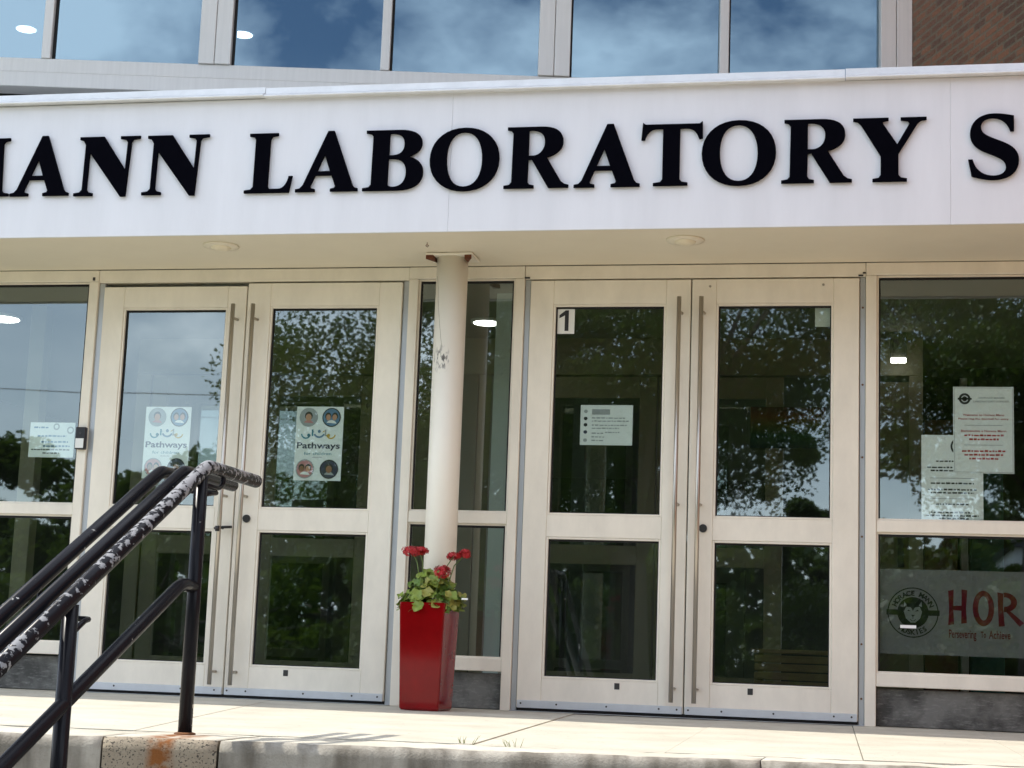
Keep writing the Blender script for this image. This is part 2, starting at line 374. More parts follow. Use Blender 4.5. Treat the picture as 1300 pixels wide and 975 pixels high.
# flat print -------------------------------------------------------------
_tc = {}
def textmesh(body, bold=0.):
    k = (body, bold)
    if k in _tc: return _tc[k]
    cu = bpy.data.curves.new('t', 'FONT'); cu.body = body; cu.size = 1; cu.offset = bold; cu.resolution_u = 3
    o = bpy.data.objects.new('t', cu); col.objects.link(o)
    me = bpy.data.meshes.new_from_object(o.evaluated_get(bpy.context.evaluated_depsgraph_get()))
    vs = [(v.co.x, v.co.y) for v in me.vertices]; fs = [list(p.vertices) for p in me.polygons]
    bpy.data.objects.remove(o); bpy.data.curves.remove(cu); bpy.data.meshes.remove(me)
    x0 = min(v[0] for v in vs); x1 = max(v[0] for v in vs); y0 = min(v[1] for v in vs); y1 = max(v[1] for v in vs)
    _tc[k] = (vs, fs, x0, x1, y0, y1); return _tc[k]
class Flat:
    """flat print lying on a plane facing -y; later layers a hair in front of earlier ones"""
    def __init__(s, y): s.v = []; s.f = []; s.mi = []; s.mats = []; s.y = y
    def _m(s, m):
        if m not in s.mats: s.mats.append(m)
        return s.mats.index(m)
    def poly(s, pts, m, lay=1):
        b = len(s.v); s.v += [(x, s.y-.0004*lay, z) for x, z in pts]; s.f.append(list(range(b, b+len(pts)))); s.mi.append(s._m(m)); return s
    def rect(s, x0, x1, z0, z1, m, lay=1): return s.poly([(x0, z0), (x1, z0), (x1, z1), (x0, z1)], m, lay)
    def disc(s, x, z, rx, rz, m, lay=1, n=24, a0=0, a1=360):
        return s.poly([(x+rx*math.cos(R(a0+(a1-a0)*i/n)), z+rz*math.sin(R(a0+(a1-a0)*i/n))) for i in range(n)], m, lay)
    def ring(s, x, z, r0, r1, m, lay=1, n=40, a0=0, a1=360):
        for i in range(n):
            a, b = R(a0+(a1-a0)*i/n), R(a0+(a1-a0)*(i+1)/n)
            s.poly([(x+r0*math.cos(a), z+r0*math.sin(a)), (x+r1*math.cos(a), z+r1*math.sin(a)), (x+r1*math.cos(b), z+r1*math.sin(b)), (x+r0*math.cos(b), z+r0*math.sin(b))], m, lay)
        return s
    def text(s, body, x0, x1, z0, z1, m, lay=2, bold=.0, keep=False):
        vs, fs, a0, a1, b0, b1 = textmesh(body, bold); sx = (x1-x0)/(a1-a0); sz = (z1-z0)/(b1-b0)
        if keep:
            k = min(sx, sz); x0 += ((x1-x0)-k*(a1-a0))/2; sx = sz = k
        b = len(s.v); s.v += [(x0+(x-a0)*sx, s.y-.0004*lay, z0+(z-b0)*sz) for x, z in vs]
        for f in fs: s.f.append([i+b for i in f]); s.mi.append(s._m(m))
        return s
    def arctext(s, body, cx, cz, r, h, a0, a1, m, lay=2, bold=.02, flip=False):
        n = len(body)
        for i, ch in enumerate(body):
            if ch == ' ': continue
            a = R(a0+(a1-a0)*i/(n-1)); vs, fs, x0, x1, y0, y1 = textmesh(ch, bold); k = h/.73; b = len(s.v)
            rot = a-math.pi/2 if not flip else a+math.pi/2
            for x, z in vs:
                px = (x-(x0+x1)/2)*k; pz = (z-.36)*k
                s.v.append((cx+r*math.cos(a)+px*math.cos(rot)-pz*math.sin(rot), s.y-.0004*lay, cz+r*math.sin(a)+px*math.sin(rot)+pz*math.cos(rot)))
            for f in fs: s.f.append([q+b for q in f]); s.mi.append(s._m(m))
        return s
    def build(s, name, parent):
        o3 = org(parent); me = bpy.data.meshes.new(name); me.from_pydata([Vector(v)-o3 for v in s.v], [], s.f)
        for mm in s.mats: me.materials.append(mm)
        me.polygons.foreach_set('material_index', s.mi)
        o = bpy.data.objects.new(name, me); link(o, parent); ORG[o.name] = o3; return o

# ------------------------------------------------------------------ ground and landing
g = MB(); g.box(-400, 400, -400, 60, -1.44, -1.24, bev=0)
GR = mat('lawn', (.055, .085, .025), .9, var=.35, vscale=1.2, bump=.5, bscale=30)
g.build('ground', GR, kind='structure')
boxobj('path', (-4.6, -1.2, -34, -5.2, -1.30, -1.236), CGND, bev=0, kind='structure')
AS = mat('asphalt', (.05, .05, .052), .9, var=.2, vscale=4)
boxobj('road', (-400, 400, -45, -36, -1.30, -1.234), AS, bev=0, kind='structure')
boxobj('pavement', (-400, 400, -36, -34, -1.30, -1.12), CGND, bev=.01, kind='structure')

EA = math.atan(.208); ex, ey = math.cos(EA), math.sin(EA)
def edge(x): return -3.489+.208*x
def strip(x): return -3.25+.13*x
random.seed(5)
base = MB()
base.prism([(-7.6, .6), (-7.6, edge(-7.6)+.06), (2.58, edge(2.58)+.06), (2.58, .6)], -1.22, -.014)
land = base.build('landing', CFACE, kind='structure')
# slabs: joints run from the wall to the edge strip (x at the wall, x at the strip)
joints = [(-7.6, -7.6), (-6.2, -5.7), (-5.3, -4.6), (-4.25, -3.55), (-3.25, -2.42), (-2.25, -1.93), (-1.50, -1.27), (-.72, -.63), (-.03, .02), (.60, .60), (1.35, 1.4), (2.58, 2.58)]
for (a0, a1), (b0, b1) in zip(joints, joints[1:]):
    g = .002
    dz = random.uniform(-.002, .002)
    p = [(a0+g, .3), (a1+g, strip(a1)+g), (b1-g, strip(b1)+g), (b0-g, .3)]
    MB().prism(p, -.09, dz).build('paving_slab', CTOP, land)
# edge strip, worn and chipped, in cast lengths
def edge_block(x0, x1, m_top, m_face, name, label=None, rough=.006, drop=.0):
    b = MB(); it, if_ = b.mi(m_top), b.mi(m_face)
    n = max(4, int((x1-x0)/.035)); rows = []
    for i in range(n+1):
        x = x0+(x1-x0)*i/n
        j = mnoise.noise((x*9, 3.1, 0))*rough+mnoise.noise((x*31, 7.7, 0))*rough*.7
        k = mnoise.noise((x*14, 9.3, 0))*rough
        yb, ye = strip(x)-.004, edge(x)
        nx, ny = ey, -ex
        P_ = lambda d, z: b.bm.verts.new((x+nx*d, ye+ny*d, z))
        rows.append([b.bm.verts.new((x, yb, -.08)), b.bm.verts.new((x, yb, -.001+k*.3)), b.bm.verts.new((x, (yb+ye)/2, .001+k*.3)), P_(-.022+j, .0+k*.3), P_(-.004+j, -.014+k), P_(.0+j*.5, -.035), P_(.002, -.168), P_(-.1, -.168)])
    for r, q in zip(rows, rows[1:]):
        for i in range(7):
            f = b.bm.faces.new((r[i], r[i+1], q[i+1], q[i])); f.material_index = it if i < 3 else if_; f.smooth = i in (2, 3, 4)
    for r in (rows[0], rows[-1]):
        b.bm.faces.new(r).material_index = if_
    return b.build(name, None, land, label=label)
edge_block(-7.6, -4.4, CTOP, CFACE, 'edge_block'); edge_block(-4.395, -2.349, CTOP, CFACE, 'edge_block', None, .011)
edge_block(-2.343, -1.990, CTOP, CPIT, 'edge_block', 'pitted repaired edge block with a rust streak', .012)
edge_block(-1.982, -.30, CTOP, CFACE, 'edge_block', None, .014); edge_block(-.296, 1.2, CTOP, CFACE, 'edge_block', None, .016); edge_block(1.205, 2.58, CTOP, CFACE, 'edge_block')
st = MB(); st.box(-7.6, 2.58, -.1, .1, -1.23, -1.22, bev=0)
stairs = st.build('stairs', CFACE, kind='structure')
for i in range(6):
    z = -.168*(i+1)-.004; d0, d1 = .34*i-.02, .34*(i+1)
    p = [(x+ey*d, edge(x)-ex*d) for x, d in ((-5.2, d0), (-5.2, d1), (1.3, d1), (1.3, d0))]
    MB().prism(p, -1.22, z).build('step', CFACE, stairs)

# ------------------------------------------------------------------ the school building
B = thing('school_building', 'cream framed school entrance with glass doors under a white canopy', 'building', (-2, 0, 0))
def part(name, b, m, bev=.002, label=None, xf=None, parent=None): return boxobj(name, b, m, parent or B, bev, xf, label=label)

H = 2.457
DEP = .115
def mull(x0, x1, z1=2.3845): part('mullion', (x0, x1, 0, DEP, 0, z1), P, .003)
for x0, x1 in ((-7.06, -7.0), (-5.76, -5.70), (-4.458, -4.402), (-2.505, -2.45), (-1.89, -1.835), (.035, .093), (1.60, 1.66)): mull(x0, x1)
for x0, x1 in ((-4.401, -4.366), (-2.540, -2.506), (-1.834, -1.803), (.004, .034)):
    part('door_jamb', (x0, x1, .018, .10, 0, 2.378), CH, .003)
part('header', (-7.06, -4.403, .001, DEP, 2.3865, H-.002), P, .003)
part('header', (-4.401, -2.506, .004, DEP, 2.3795, H-.002), P, .003)
part('header', (-2.505, -1.836, .001, DEP, 2.3865, H-.002), P, .003)
part('header', (-1.834, .034, .004, DEP, 2.3795, H-.002), P, .003)
part('header', (.036, 2.6, .001, DEP, 2.3865, H-.002), P, .003)
# fixed windows
def fixed(x0, x1, split=True):
    f = MB()
    f.box(x0+.0005, x1-.0005, .004, .095, .2065, .276, .003); f.box(x0+.0005, x1-.0005, .004, .095, 1.005, 1.069, .003)
    for z0, z1 in ((.276, 1.005), (1.069, 2.3845)):   # slim glazing beads
        f.box(x0+.0006, x0+.010, .018, .034, z0, z1, 0); f.box(x1-.010, x1-.0006, .018, .034, z0, z1, 0); f.box(x0+.01, x1-.01, .018, .034, z0+.0003, z0+.009, 0); f.box(x0+.01, x1-.01, .018, .034, z1-.009, z1-.0003, 0)
    wdw = f.build('window', P, B)
    for z0, z1 in ((.277, 1.004), (1.070, 2.3835)): boxobj('pane', (x0+.003, x1-.003, .0345, .0425, z0, z1), GLS, wdw, 0); boxobj('gasket', (x0+.011, x1-.011, .026, .0344, z1-.020, z1-.0085), RB, wdw, 0); boxobj('gasket', (x0+.0105, x0+.019, .026, .0344, z0+.01, z1-.0205), RB, wdw, 0); boxobj('gasket', (x1-.019, x1-.0105, .026, .0344, z0+.01, z1-.0205), RB, wdw, 0)
    part('base_panel', (x0+.004, x1-.004, .045, .085, .004, .196), SLATE, .003)
    return wdw
fixed(-7.0, -5.76); fixed(-5.70, -4.458); fixed(-2.45, -1.89); fixed(.093, 1.60); fixed(1.66, 2.598)
# doors
def screwmesh(r=.0055, m=DK):
    b = MB(); b.tube([(0, -.002, 0), (0, .002, 0)], r, 8); return b
_scr = None
def door(x0, x1, px0, px1, ztop, hside, lock, inner=None, screws=(), dots=(), plate=None, y=0., label=None, mm=None):
    mm = mm or P; z0, zb, zc, zd, ze = .022, .193, .930, 1.074, 2.222+(ztop-2.37)*.4
    b = MB(); t = .045; e = .0006
    b.box(x0, px0-.012, y+.002, y+t, z0, ztop, .003); b.box(px1+.012, x1, y+.002, y+t, z0, ztop, .003)
    b.box(px0-.012+e, px1+.012-e, y+.0028, y+t, z0, zb-.012, .0015); b.box(px0-.012+e, px1+.012-e, y+.0028, y+t, zc+.012, zd-.012, .0015); b.box(px0-.012+e, px1+.012-e, y+.0028, y+t, ze+.012, ztop, .0015)
    for a, c in ((zb, zc), (zd, ze)):     # glazing beads, set back a little
        b.box(px0-.0115, px0, y+.006, y+.03, a-.0115, c+.0115, .002); b.box(px1, px1+.0115, y+.006, y+.03, a-.0115, c+.0115, .002)
        b.box(px0+.0003, px1-.0003, y+.006, y+.03, a-.0115, a, .002); b.box(px0+.0003, px1-.0003, y+.006, y+.03, c, c+.0115, .002)
    d = b.build('door', mm, B, label=label)
    for a, c in ((zb, zc), (zd, ze)):
        boxobj('pane', (px0-.004, px1+.004, y+.0305, y+.0385, a-.004, c+.004), GLS, d, 0)
        boxobj('gasket', (px0, px0+.008, y+.021, y+.0304, a, c), RB, d, 0); boxobj('gasket', (px0+.008, px1, y+.021, y+.0304, c-.010, c), RB, d, 0)
        boxobj('gasket', (px1-.006, px1, y+.021, y+.0304, a, c-.010), RB, d, 0); boxobj('gasket', (px0+.008, px1-.006, y+.021, y+.0304, a, a+.005), RB, d, 0)
    if hside:
        hx = x1-.058 if hside > 0 else x0+.056
        zt, zl = (2.235, .075) if ztop < 2.372 and x0 < -2.4 else (2.262, .082)
        h = MB(); h.tube([(hx, y-.055, zl), (hx, y-.055, zt)], .0125, 14)
        for z in (zl+.072, 1.13, zt-.082): h.tube([(hx+.003, y-.055, z), (hx+.012, y+.002, z)], .008, 10)
        h.build('pull_handle', ST, d)
    boxobj('door_sweep', (x0+.004, x1-.003, y-.006, y+.0018, .021, .062), SW, d, .002)
    n = MB(); 
    s0 = None
    for q in screws:
        if s0 is None:
            sb = MB(); sb.tube([(q, y-.0085, .045), (q, y-.0055, .045)], .0052, 8); s0 = sb.build('screw', DK, d); sx = q
        else: copy_at(s0, d, (q-sx, 0, 0))
    s0 = None
    for q, z in dots:
        sb = MB(); sb.tube([(q, y-.001, z), (q, y+.003, z)], .007, 10); sb.build('bolt', ST, d)
    if plate: boxobj('maker_plate', (plate-.014, plate+.014, y+.0005, y+.003, .137, .170), DK, d, .001)
    if lock:
        lb = MB(); lb.tube([(lock, y+.003, 1.005), (lock, y-.012, 1.005)], [.023, .021], 18); lb.tube([(lock, y-.012, 1.005), (lock, y-.0135, 1.005)], .012, 14)
        lb.build('lock_cylinder', DK, d)
    return d
door(-4.362, -3.4745, -4.22, -3.599, 2.352, 1, None, screws=(-4.33, -4.12, -3.72, -3.52), label='leftmost glass door, sitting a little low')
door(-3.467, -2.543, -3.314, -2.689, 2.368, -1, -3.392, screws=(-3.445, -3.335, -3.0, -2.72, -2.575), plate=-3.11)
door(-1.800, -.9045, -1.655, -1.051, 2.37, 1, None, screws=(-1.775, -1.58, -1.31, -1.03, -.935), plate=-1.257)
door(-.8975, .001, -.752, -.147, 2.37, -1, -.815, screws=(-.875, -.70, -.43, -.12, -.03), dots=((-.80, 2.33), (-.19, 2.335)), plate=-.552)
part('threshold', (-4.40, -2.508, -.03, .12, .0025, .0055), CH, .001); part('gap_shade', (-4.36, -2.545, .012, .04, .0056, .0225), RB, 0)  # dark strip under each door pair paints the shade of the gap
part('threshold', (-1.833, .034, -.03, .12, .0025, .0055), CH, .001); part('gap_shade', (-1.80, .001, .012, .04, .0056, .0225), RB, 0)
for x, z, sx_, sz_ in ((-4.433, 2.402, .016, .02), (-1.822, 2.386, .03, .010), (.026, 2.398, .016, .008), (.008, 2.384, .026, .009)):
    part('frame_chip', (x-sx_/2, x+sx_/2, -.0015, .0035, z-sz_/2, z+sz_/2), DK, .001)
j0 = None
for z in (2.21, 1.79, 1.40, .98, .42, .14):
    if j0 is None:
        sb = MB(); sb.tube([(.019, .0145, z), (.019, .0175, z)], .006, 8); j0 = sb.build('jamb_screw', RU0, B); zz = z
    else: copy_at(j0, B, (0, 0, z-zz))
# inside: vestibule, inner doors, back of the hall
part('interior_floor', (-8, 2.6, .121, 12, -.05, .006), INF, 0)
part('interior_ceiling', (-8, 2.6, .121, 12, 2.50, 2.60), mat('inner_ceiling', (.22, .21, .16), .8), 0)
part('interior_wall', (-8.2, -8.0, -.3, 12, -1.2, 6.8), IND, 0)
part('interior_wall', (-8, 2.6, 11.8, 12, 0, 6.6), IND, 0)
IY = 2.4
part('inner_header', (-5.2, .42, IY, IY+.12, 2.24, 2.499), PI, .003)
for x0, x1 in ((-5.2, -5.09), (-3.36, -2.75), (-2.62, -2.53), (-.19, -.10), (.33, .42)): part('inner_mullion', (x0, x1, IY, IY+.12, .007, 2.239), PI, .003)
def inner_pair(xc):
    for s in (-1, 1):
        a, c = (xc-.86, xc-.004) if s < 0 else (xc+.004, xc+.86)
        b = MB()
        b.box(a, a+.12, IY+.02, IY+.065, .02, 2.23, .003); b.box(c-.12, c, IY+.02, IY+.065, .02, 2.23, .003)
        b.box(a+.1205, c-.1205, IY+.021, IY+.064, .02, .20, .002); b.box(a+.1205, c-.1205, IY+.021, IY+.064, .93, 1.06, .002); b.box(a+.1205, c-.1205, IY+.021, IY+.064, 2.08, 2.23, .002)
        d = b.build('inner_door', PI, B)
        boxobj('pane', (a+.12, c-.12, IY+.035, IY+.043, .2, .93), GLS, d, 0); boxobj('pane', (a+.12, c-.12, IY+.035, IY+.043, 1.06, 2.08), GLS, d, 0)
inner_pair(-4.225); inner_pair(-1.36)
part('interior_wall', (.43, 2.6, 3.6, 3.72, .007, 2.499), IND, 0)
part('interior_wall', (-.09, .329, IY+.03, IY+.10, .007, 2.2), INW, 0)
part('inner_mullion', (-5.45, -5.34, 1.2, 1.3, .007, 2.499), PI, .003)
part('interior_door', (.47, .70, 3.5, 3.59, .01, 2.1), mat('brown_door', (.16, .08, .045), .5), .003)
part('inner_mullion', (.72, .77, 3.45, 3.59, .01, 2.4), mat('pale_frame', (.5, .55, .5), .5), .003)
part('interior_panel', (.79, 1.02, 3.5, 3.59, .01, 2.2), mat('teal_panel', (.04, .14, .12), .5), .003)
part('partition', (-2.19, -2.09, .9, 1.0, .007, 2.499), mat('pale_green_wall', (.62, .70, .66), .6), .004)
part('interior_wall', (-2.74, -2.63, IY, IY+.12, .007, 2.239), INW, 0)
# canopy ------------------------------------------------------------------
can = MB(); can.box(-7.6, 2.59, -.815, -.001, H, 3.185, 0); canopy = can.build('canopy', SO, B)
FX = [-7.6, -5.2, -2.085, .435, 2.59]
for a, c in zip(FX, FX[1:]): boxobj('fascia_panel', (a+.0003, c-.0003, -.83, -.8155, H-.012, 3.19), FA, canopy, .0015)
CX = [-7.6, -3.115, -.073, 2.59]
for i, (a, c) in enumerate(zip(CX, CX[1:])):
    b = MB(); dz = (.003, -.002, .001)[i]; a += .002; c -= .001
    prof = [(-.831, 3.1905+dz), (-.878, 3.187+dz), (-.882, 3.191+dz), (-.880, 3.197+dz), (-.852, 3.213+dz), (-.849, 3.246+dz), (-.30, 3.256+dz), (-.30, 3.195)]
    va = [b.bm.verts.new((a, y, z)) for y, z in prof]; vb = [b.bm.verts.new((c, y, z)) for y, z in prof]
    for k in range(len(prof)):
        q = (k+1) % len(prof); b.bm.faces.new((va[k], va[q], vb[q], vb[k]))
    b.bm.faces.new(va); b.bm.faces.new(vb)
    b.build('flashing', FL, canopy)
# column --------------------------------------------------------------------
cl = MB(); cl.lathe([(.0865, .0015), (.0865, 2.440)], -2.194, -.25, 40); colm = cl.build('column', COLP, B, label='round cream steel column with a black scuff')
RU = mat('rusty_steel', (.16, .05, .02), .8, var=.5, vscale=40)
boxobj('cap_plate', (-2.325, -2.063, -.345, -.155, 2.4405, 2.4535), COLP, colm, .002)
for sg in (-1, 1):
    b = MB(); x0 = -2.194+sg*.088; b.prism([(x0, -.345), (x0+sg*.040, -.347), (x0+sg*.02, -.30), (x0, -.25)], 2.418, 2.440); b.build('rust_scale', RU, colm)
b = MB(); b.tube([(-2.262, -.56, 2.4565), (-2.262, -.56, 2.446), (-2.270, -.556, 2.440), (-2.262, -.55, 2.434), (-2.254, -.556, 2.440), (-2.262, -.56, 2.444)], .0022, 6); b.build('ceiling_hook', RU, B)
ck = MB()
crk = [(-2.262, 2.33), (-2.253, 2.26), (-2.250, 2.19), (-2.241, 2.12), (-2.232, 2.05), (-2.222, 1.98), (-2.214, 1.93)]
ck.tube([(x, -.25-math.sqrt(.0868**2-(x+2.194)**2), z) for x, z in crk], .0009, 5)
ck.build('crack', mat('crack_line', (.28, .24, .18), .8), colm)
# upper window wall, turned away from the doors ---------------------------------
XU = Matrix.Translation((-1.5, .1, 0)) @ Matrix.Rotation(R(11.5), 4, 'Z')
def upart(name, b, m, bev=.003, parent=None): return boxobj(name, b, m, parent or B, bev, XU)
upart('upper_sill', (-6.4, 3.9, -.03, .12, 3.40, 3.487), UP); upart('upper_sill', (-6.4, 3.9, -.018, .12, 3.489, 3.5725), UP)
wide = [(-6.165, -5.975), (-4.215, -4.022), (-2.262, -2.078), (-.317, -.136), (1.642, 1.823), (3.6, 3.78)]
thin = [-5.09, -3.137, -1.194, .747, 2.70]
for a, c in wide:
    mdl = (a+c)/2
    upart('upper_mullion', (a, mdl-.0015, -.032, .14, 3.573, 5.5), UP); upart('upper_mullion', (mdl+.0015, c, -.032, .14, 3.573, 5.5), UP)
for i, (t_, (a, c)) in enumerate(zip(thin, zip(wide, wide[1:]))):
    x0, x1 = a[1], c[0]
    upart('upper_mullion', (t_-.026, t_+.026, -.024, .12, 3.573, 5.5), UP)
    for p0, p1 in ((x0, t_-.026), (t_+.026, x1)):
        upart('upper_pane', (p0+.001, p1-.001, .028, .036, 3.574, 5.5), GLU, 0)
        upart('upper_gasket', (p0+.0005, p0+.012, .012, .0275, 3.5735, 5.5), RB, 0)
upart('upper_header', (-6.4, 3.9, -.03, .12, 5.502, 5.7), UP)
upart('upper_brick', (-6.4, 3.9, 0, .2, 5.702, 7.2), BRK, 0)
part('upper_floor', (-8, 2.6, .3, 12, 3.0, 3.19), IND, 0); part('upper_ceiling', (-8, 2.6, -1.4, 12, 5.62, 5.7), SO, 0)
part('brick_wing', (2.602, 6, -5.25, 3.2, -1.24, 7.2), BRK, 0)

# ------------------------------------------------------------------ sign letters on the fascia
SER = {
 'A': (1.0, ["M0 0L.31 0L.31 .04L.245 .055L.235 .09L.31 .27L.575 .27L.645 .085L.63 .055L.565 .04L.565 0L1 0L1 .04L.95 .055L.915 .1L.585 1.01L.49 1.01L.12 .11L.07 .055L0 .04", "M.335 .335L.55 .335L.452 .62"]),
 'N': (1.08, ["M0 0L.32 0L.32 .04L.25 .055L.215 .1L.228 .74L.80 -.02L.885 -.02L.935 .9L.965 .945L1.08 .96L1.08 1L.75 1L.75 .96L.84 .945L.875 .9L.858 .42L.46 1L.05 1L.05 .96L.11 .945L.155 .87L.14 .1L.1 .055L0 .04"]),
 'L': (.82, ["M0 0L.77 0L.82 .27L.76 .27C.74 .15 .68 .06 .58 .06L.46 .06C.42 .06 .4 .08 .4 .12L.41 .9L.44 .945L.54 .96L.54 1L.05 1L.05 .96L.13 .945L.16 .9L.15 .1L.11 .055L0 .04"]),
 'B': (.97, ["M0 0L.55 0C.85 0 .97 .12 .97 .29C.97 .44 .87 .52 .72 .555C.88 .6 .94 .68 .94 .77C.94 .92 .82 1 .56 1L.03 1L.03 .96L.11 .945L.145 .9L.135 .1L.1 .055L0 .04", "M.41 .93C.41 .945 .43 .945 .47 .945C.6 .94 .66 .87 .66 .76C.66 .65 .6 .585 .48 .58L.41 .58", "M.405 .525L.48 .525C.62 .52 .70 .44 .70 .29C.70 .14 .62 .06 .5 .055C.42 .055 .4 .08 .4 .12"]),
 'O': (1.12, ["M.56 -.025C.9 -.025 1.12 .19 1.12 .5C1.12 .81 .9 1.025 .56 1.025C.22 1.025 0 .81 0 .5C0 .19 .22 -.025 .56 -.025", "M.56 .045C.37 .045 .27 .24 .27 .52C.27 .79 .37 .955 .55 .955C.74 .955 .85 .76 .85 .48C.85 .21 .74 .045 .56 .045"]),
 'R': (1.04, ["M0 0L.48 0L.48 .04L.41 .055L.38 .1L.385 .46L.44 .47L.72 0L1.04 0L1.04 .04L.98 .055L.92 .1L.68 .5C.85 .54 .94 .63 .94 .75C.94 .92 .82 1 .58 1L.04 1L.04 .96L.1 .945L.135 .9L.125 .1L.09 .055L0 .04", "M.385 .92C.385 .945 .4 .945 .44 .945C.58 .94 .65 .87 .65 .745C.65 .62 .57 .53 .46 .525L.385 .525"]),
 'T': (.97, ["M.2 0L.74 0L.74 .04L.65 .055L.61 .1L.61 .93L.72 .93C.82 .93 .88 .87 .92 .75L.97 .76L.965 1.03L.92 1L.06 1L.02 1.03L0 .75L.05 .75C.08 .87 .15 .93 .25 .93L.345 .93L.345 .1L.31 .055L.2 .04"]),
 'Y': (1.12, ["M.3 0L.82 0L.82 .04L.73 .055L.69 .1L.69 .43L.98 .9L1.03 .945L1.12 .96L1.12 1L.73 1L.73 .96L.84 .945L.87 .91L.675 .575L.46 .9L.45 .945L.54 .96L.54 1L0 1L0 .96L.07 .945L.12 .9L.425 .4L.425 .1L.39 .055L.3 .04"]),
 'S': (.76, ["M.69 .98L.69 .74L.64 .74C.6 .88 .5 .955 .37 .955C.25 .955 .19 .89 .19 .81C.19 .71 .28 .67 .45 .6C.66 .52 .76 .44 .76 .28C.76 .09 .6 -.02 .38 -.02C.27 -.02 .15 .01 .05 .04L0 .3L.06 .3C.1 .13 .22 .04 .38 .04C.5 .04 .57 .1 .57 .18C.57 .29 .47 .33 .3 .4C.12 .47 .03 .56 .03 .71C.03 .9 .18 1.02 .39 1.02C.5 1.02 .6 1.0 .69 .98"]),
 'C': (.98, ["M.95 .7L.9 .7C.86 .87 .74 .95 .6 .95C.4 .95 .3 .78 .3 .5C.3 .22 .42 .07 .62 .07C.75 .07 .86 .13 .94 .24L.98 .2C.9 .06 .75 -.02 .55 -.02C.22 -.02 0 .19 0 .5C0 .81 .23 1.02 .55 1.02C.68 1.02 .8 1 .93 .96"]),
 'M': (1.32, ["M0 0L.3 0L.3 .04L.22 .055L.2 .1L.25 .75L.58 -.02L.62 -.02L.95 .78L.93 .1L.9 .055L.82 .04L.82 0L1.32 0L1.32 .04L1.23 .055L1.19 .1L1.16 .9L1.19 .945L1.28 .96L1.28 1L.98 1L.67 .32L.38 1L.04 1L.04 .96L.13 .945L.165 .9L.12 .1L.09 .055L0 .04"]),
 'H': (1.15, ["M0 0L.48 0L.48 .04L.4 .055L.37 .1L.37 .46L.78 .46L.78 .1L.75 .055L.67 .04L.67 0L1.15 0L1.15 .04L1.07 .055L1.03 .1L1.03 .9L1.07 .945L1.15 .96L1.15 1L.67 1L.67 .96L.75 .945L.78 .9L.78 .535L.37 .535L.37 .9L.4 .945L.48 .96L.48 1L0 1L0 .96L.08 .945L.12 .9L.12 .1L.08 .055L0 .04"]),
}
def pathpts(s, n=9):
    import re
    tok = re.findall(r'[MLC]|-?\d*\.?\d+', s); i = 0; out = []; cmd = None
    while i < len(tok):
        if tok[i] in 'MLC': cmd = tok[i]; i += 1
        if cmd in 'ML': out.append((float(tok[i]), float(tok[i+1]))); i += 2
        else:
            q = [float(t) for t in tok[i:i+6]]; i += 6; p0 = out[-1]
            for k in range(1, n+1):
                t = k/n; u = 1-t
                out.append((u**3*p0[0]+3*u*u*t*q[0]+3*u*t*t*q[2]+t**3*q[4], u**3*p0[1]+3*u*u*t*q[1]+3*u*t*t*q[3]+t**3*q[5]))
    if len(out) > 2 and abs(out[0][0]-out[-1][0])+abs(out[0][1]-out[-1][1]) < 1e-4: out.pop()
    return out
SIGN = thing('name_sign', 'black raised serif letters across the white canopy fascia', 'sign', (-2, -.83, 2.66))
def letter(ch, x0, wd, z0, h):
    gw, paths = SER[ch]; cu = bpy.data.curves.new('g', 'CURVE'); cu.dimensions = '2D'; cu.fill_mode = 'BOTH'
    cu.extrude = .0055; cu.bevel_depth = .0012; cu.bevel_resolution = 0
    for p in paths:
        q = pathpts(p); sp = cu.splines.new('POLY'); sp.points.add(len(q)-1); sp.use_cyclic_u = True
        for k, (x, y) in enumerate(q): sp.points[k].co = (x*wd/gw, y*h, 0, 1)
    o = bpy.data.objects.new('g', cu); col.objects.link(o)
    me = bpy.data.meshes.new_from_object(o.evaluated_get(bpy.context.evaluated_depsgraph_get()))
    bpy.data.objects.remove(o); bpy.data.curves.remove(cu)
    me.transform(Matrix.Translation((x0+2, -.0145, z0-2.66)) @ Matrix.Rotation(R(90), 4, 'X'))
    me.materials.clear(); me.materials.append(LT); me.name = 'letter'
    L = bpy.data.objects.new('letter', me); link(L, SIGN)
    for pz in (.12, .88):           # standoff pins
        pass
for ch, x0, wd, z0, h in [('A', -5.83, .34, 2.672, .328), ('C', -5.45, .30, 2.672, .328), ('M', -4.985, .42, 2.676, .327), ('A', -4.555, .345, 2.674, .333), ('N', -4.178, .365, 2.669, .328), ('N', -3.784, .367, 2.667, .328), ('L', -3.202, .264, 2.666, .325), ('A', -2.917, .340, 2.667, .325),
        ('B', -2.549, .322, 2.666, .325), ('O', -2.191, .368, 2.663, .322), ('R', -1.794, .336, 2.664, .324), ('A', -1.428, .336, 2.662, .327), ('T', -1.086, .309, 2.663, .320), ('O', -.779, .368, 2.664, .322), ('R', -.382, .343, 2.663, .325), ('Y', -.032, .352, 2.662, .324), ('S', .519, .236, 2.667, .320), ('C', .812, .31, 2.666, .322), ('H', 1.16, .37, 2.664, .324), ('O', 1.565, .36, 2.664, .322), ('O', 1.96, .36, 2.664, .322), ('L', 2.34, .22, 2.664, .324)]:
    letter(ch, x0, wd, z0, h)

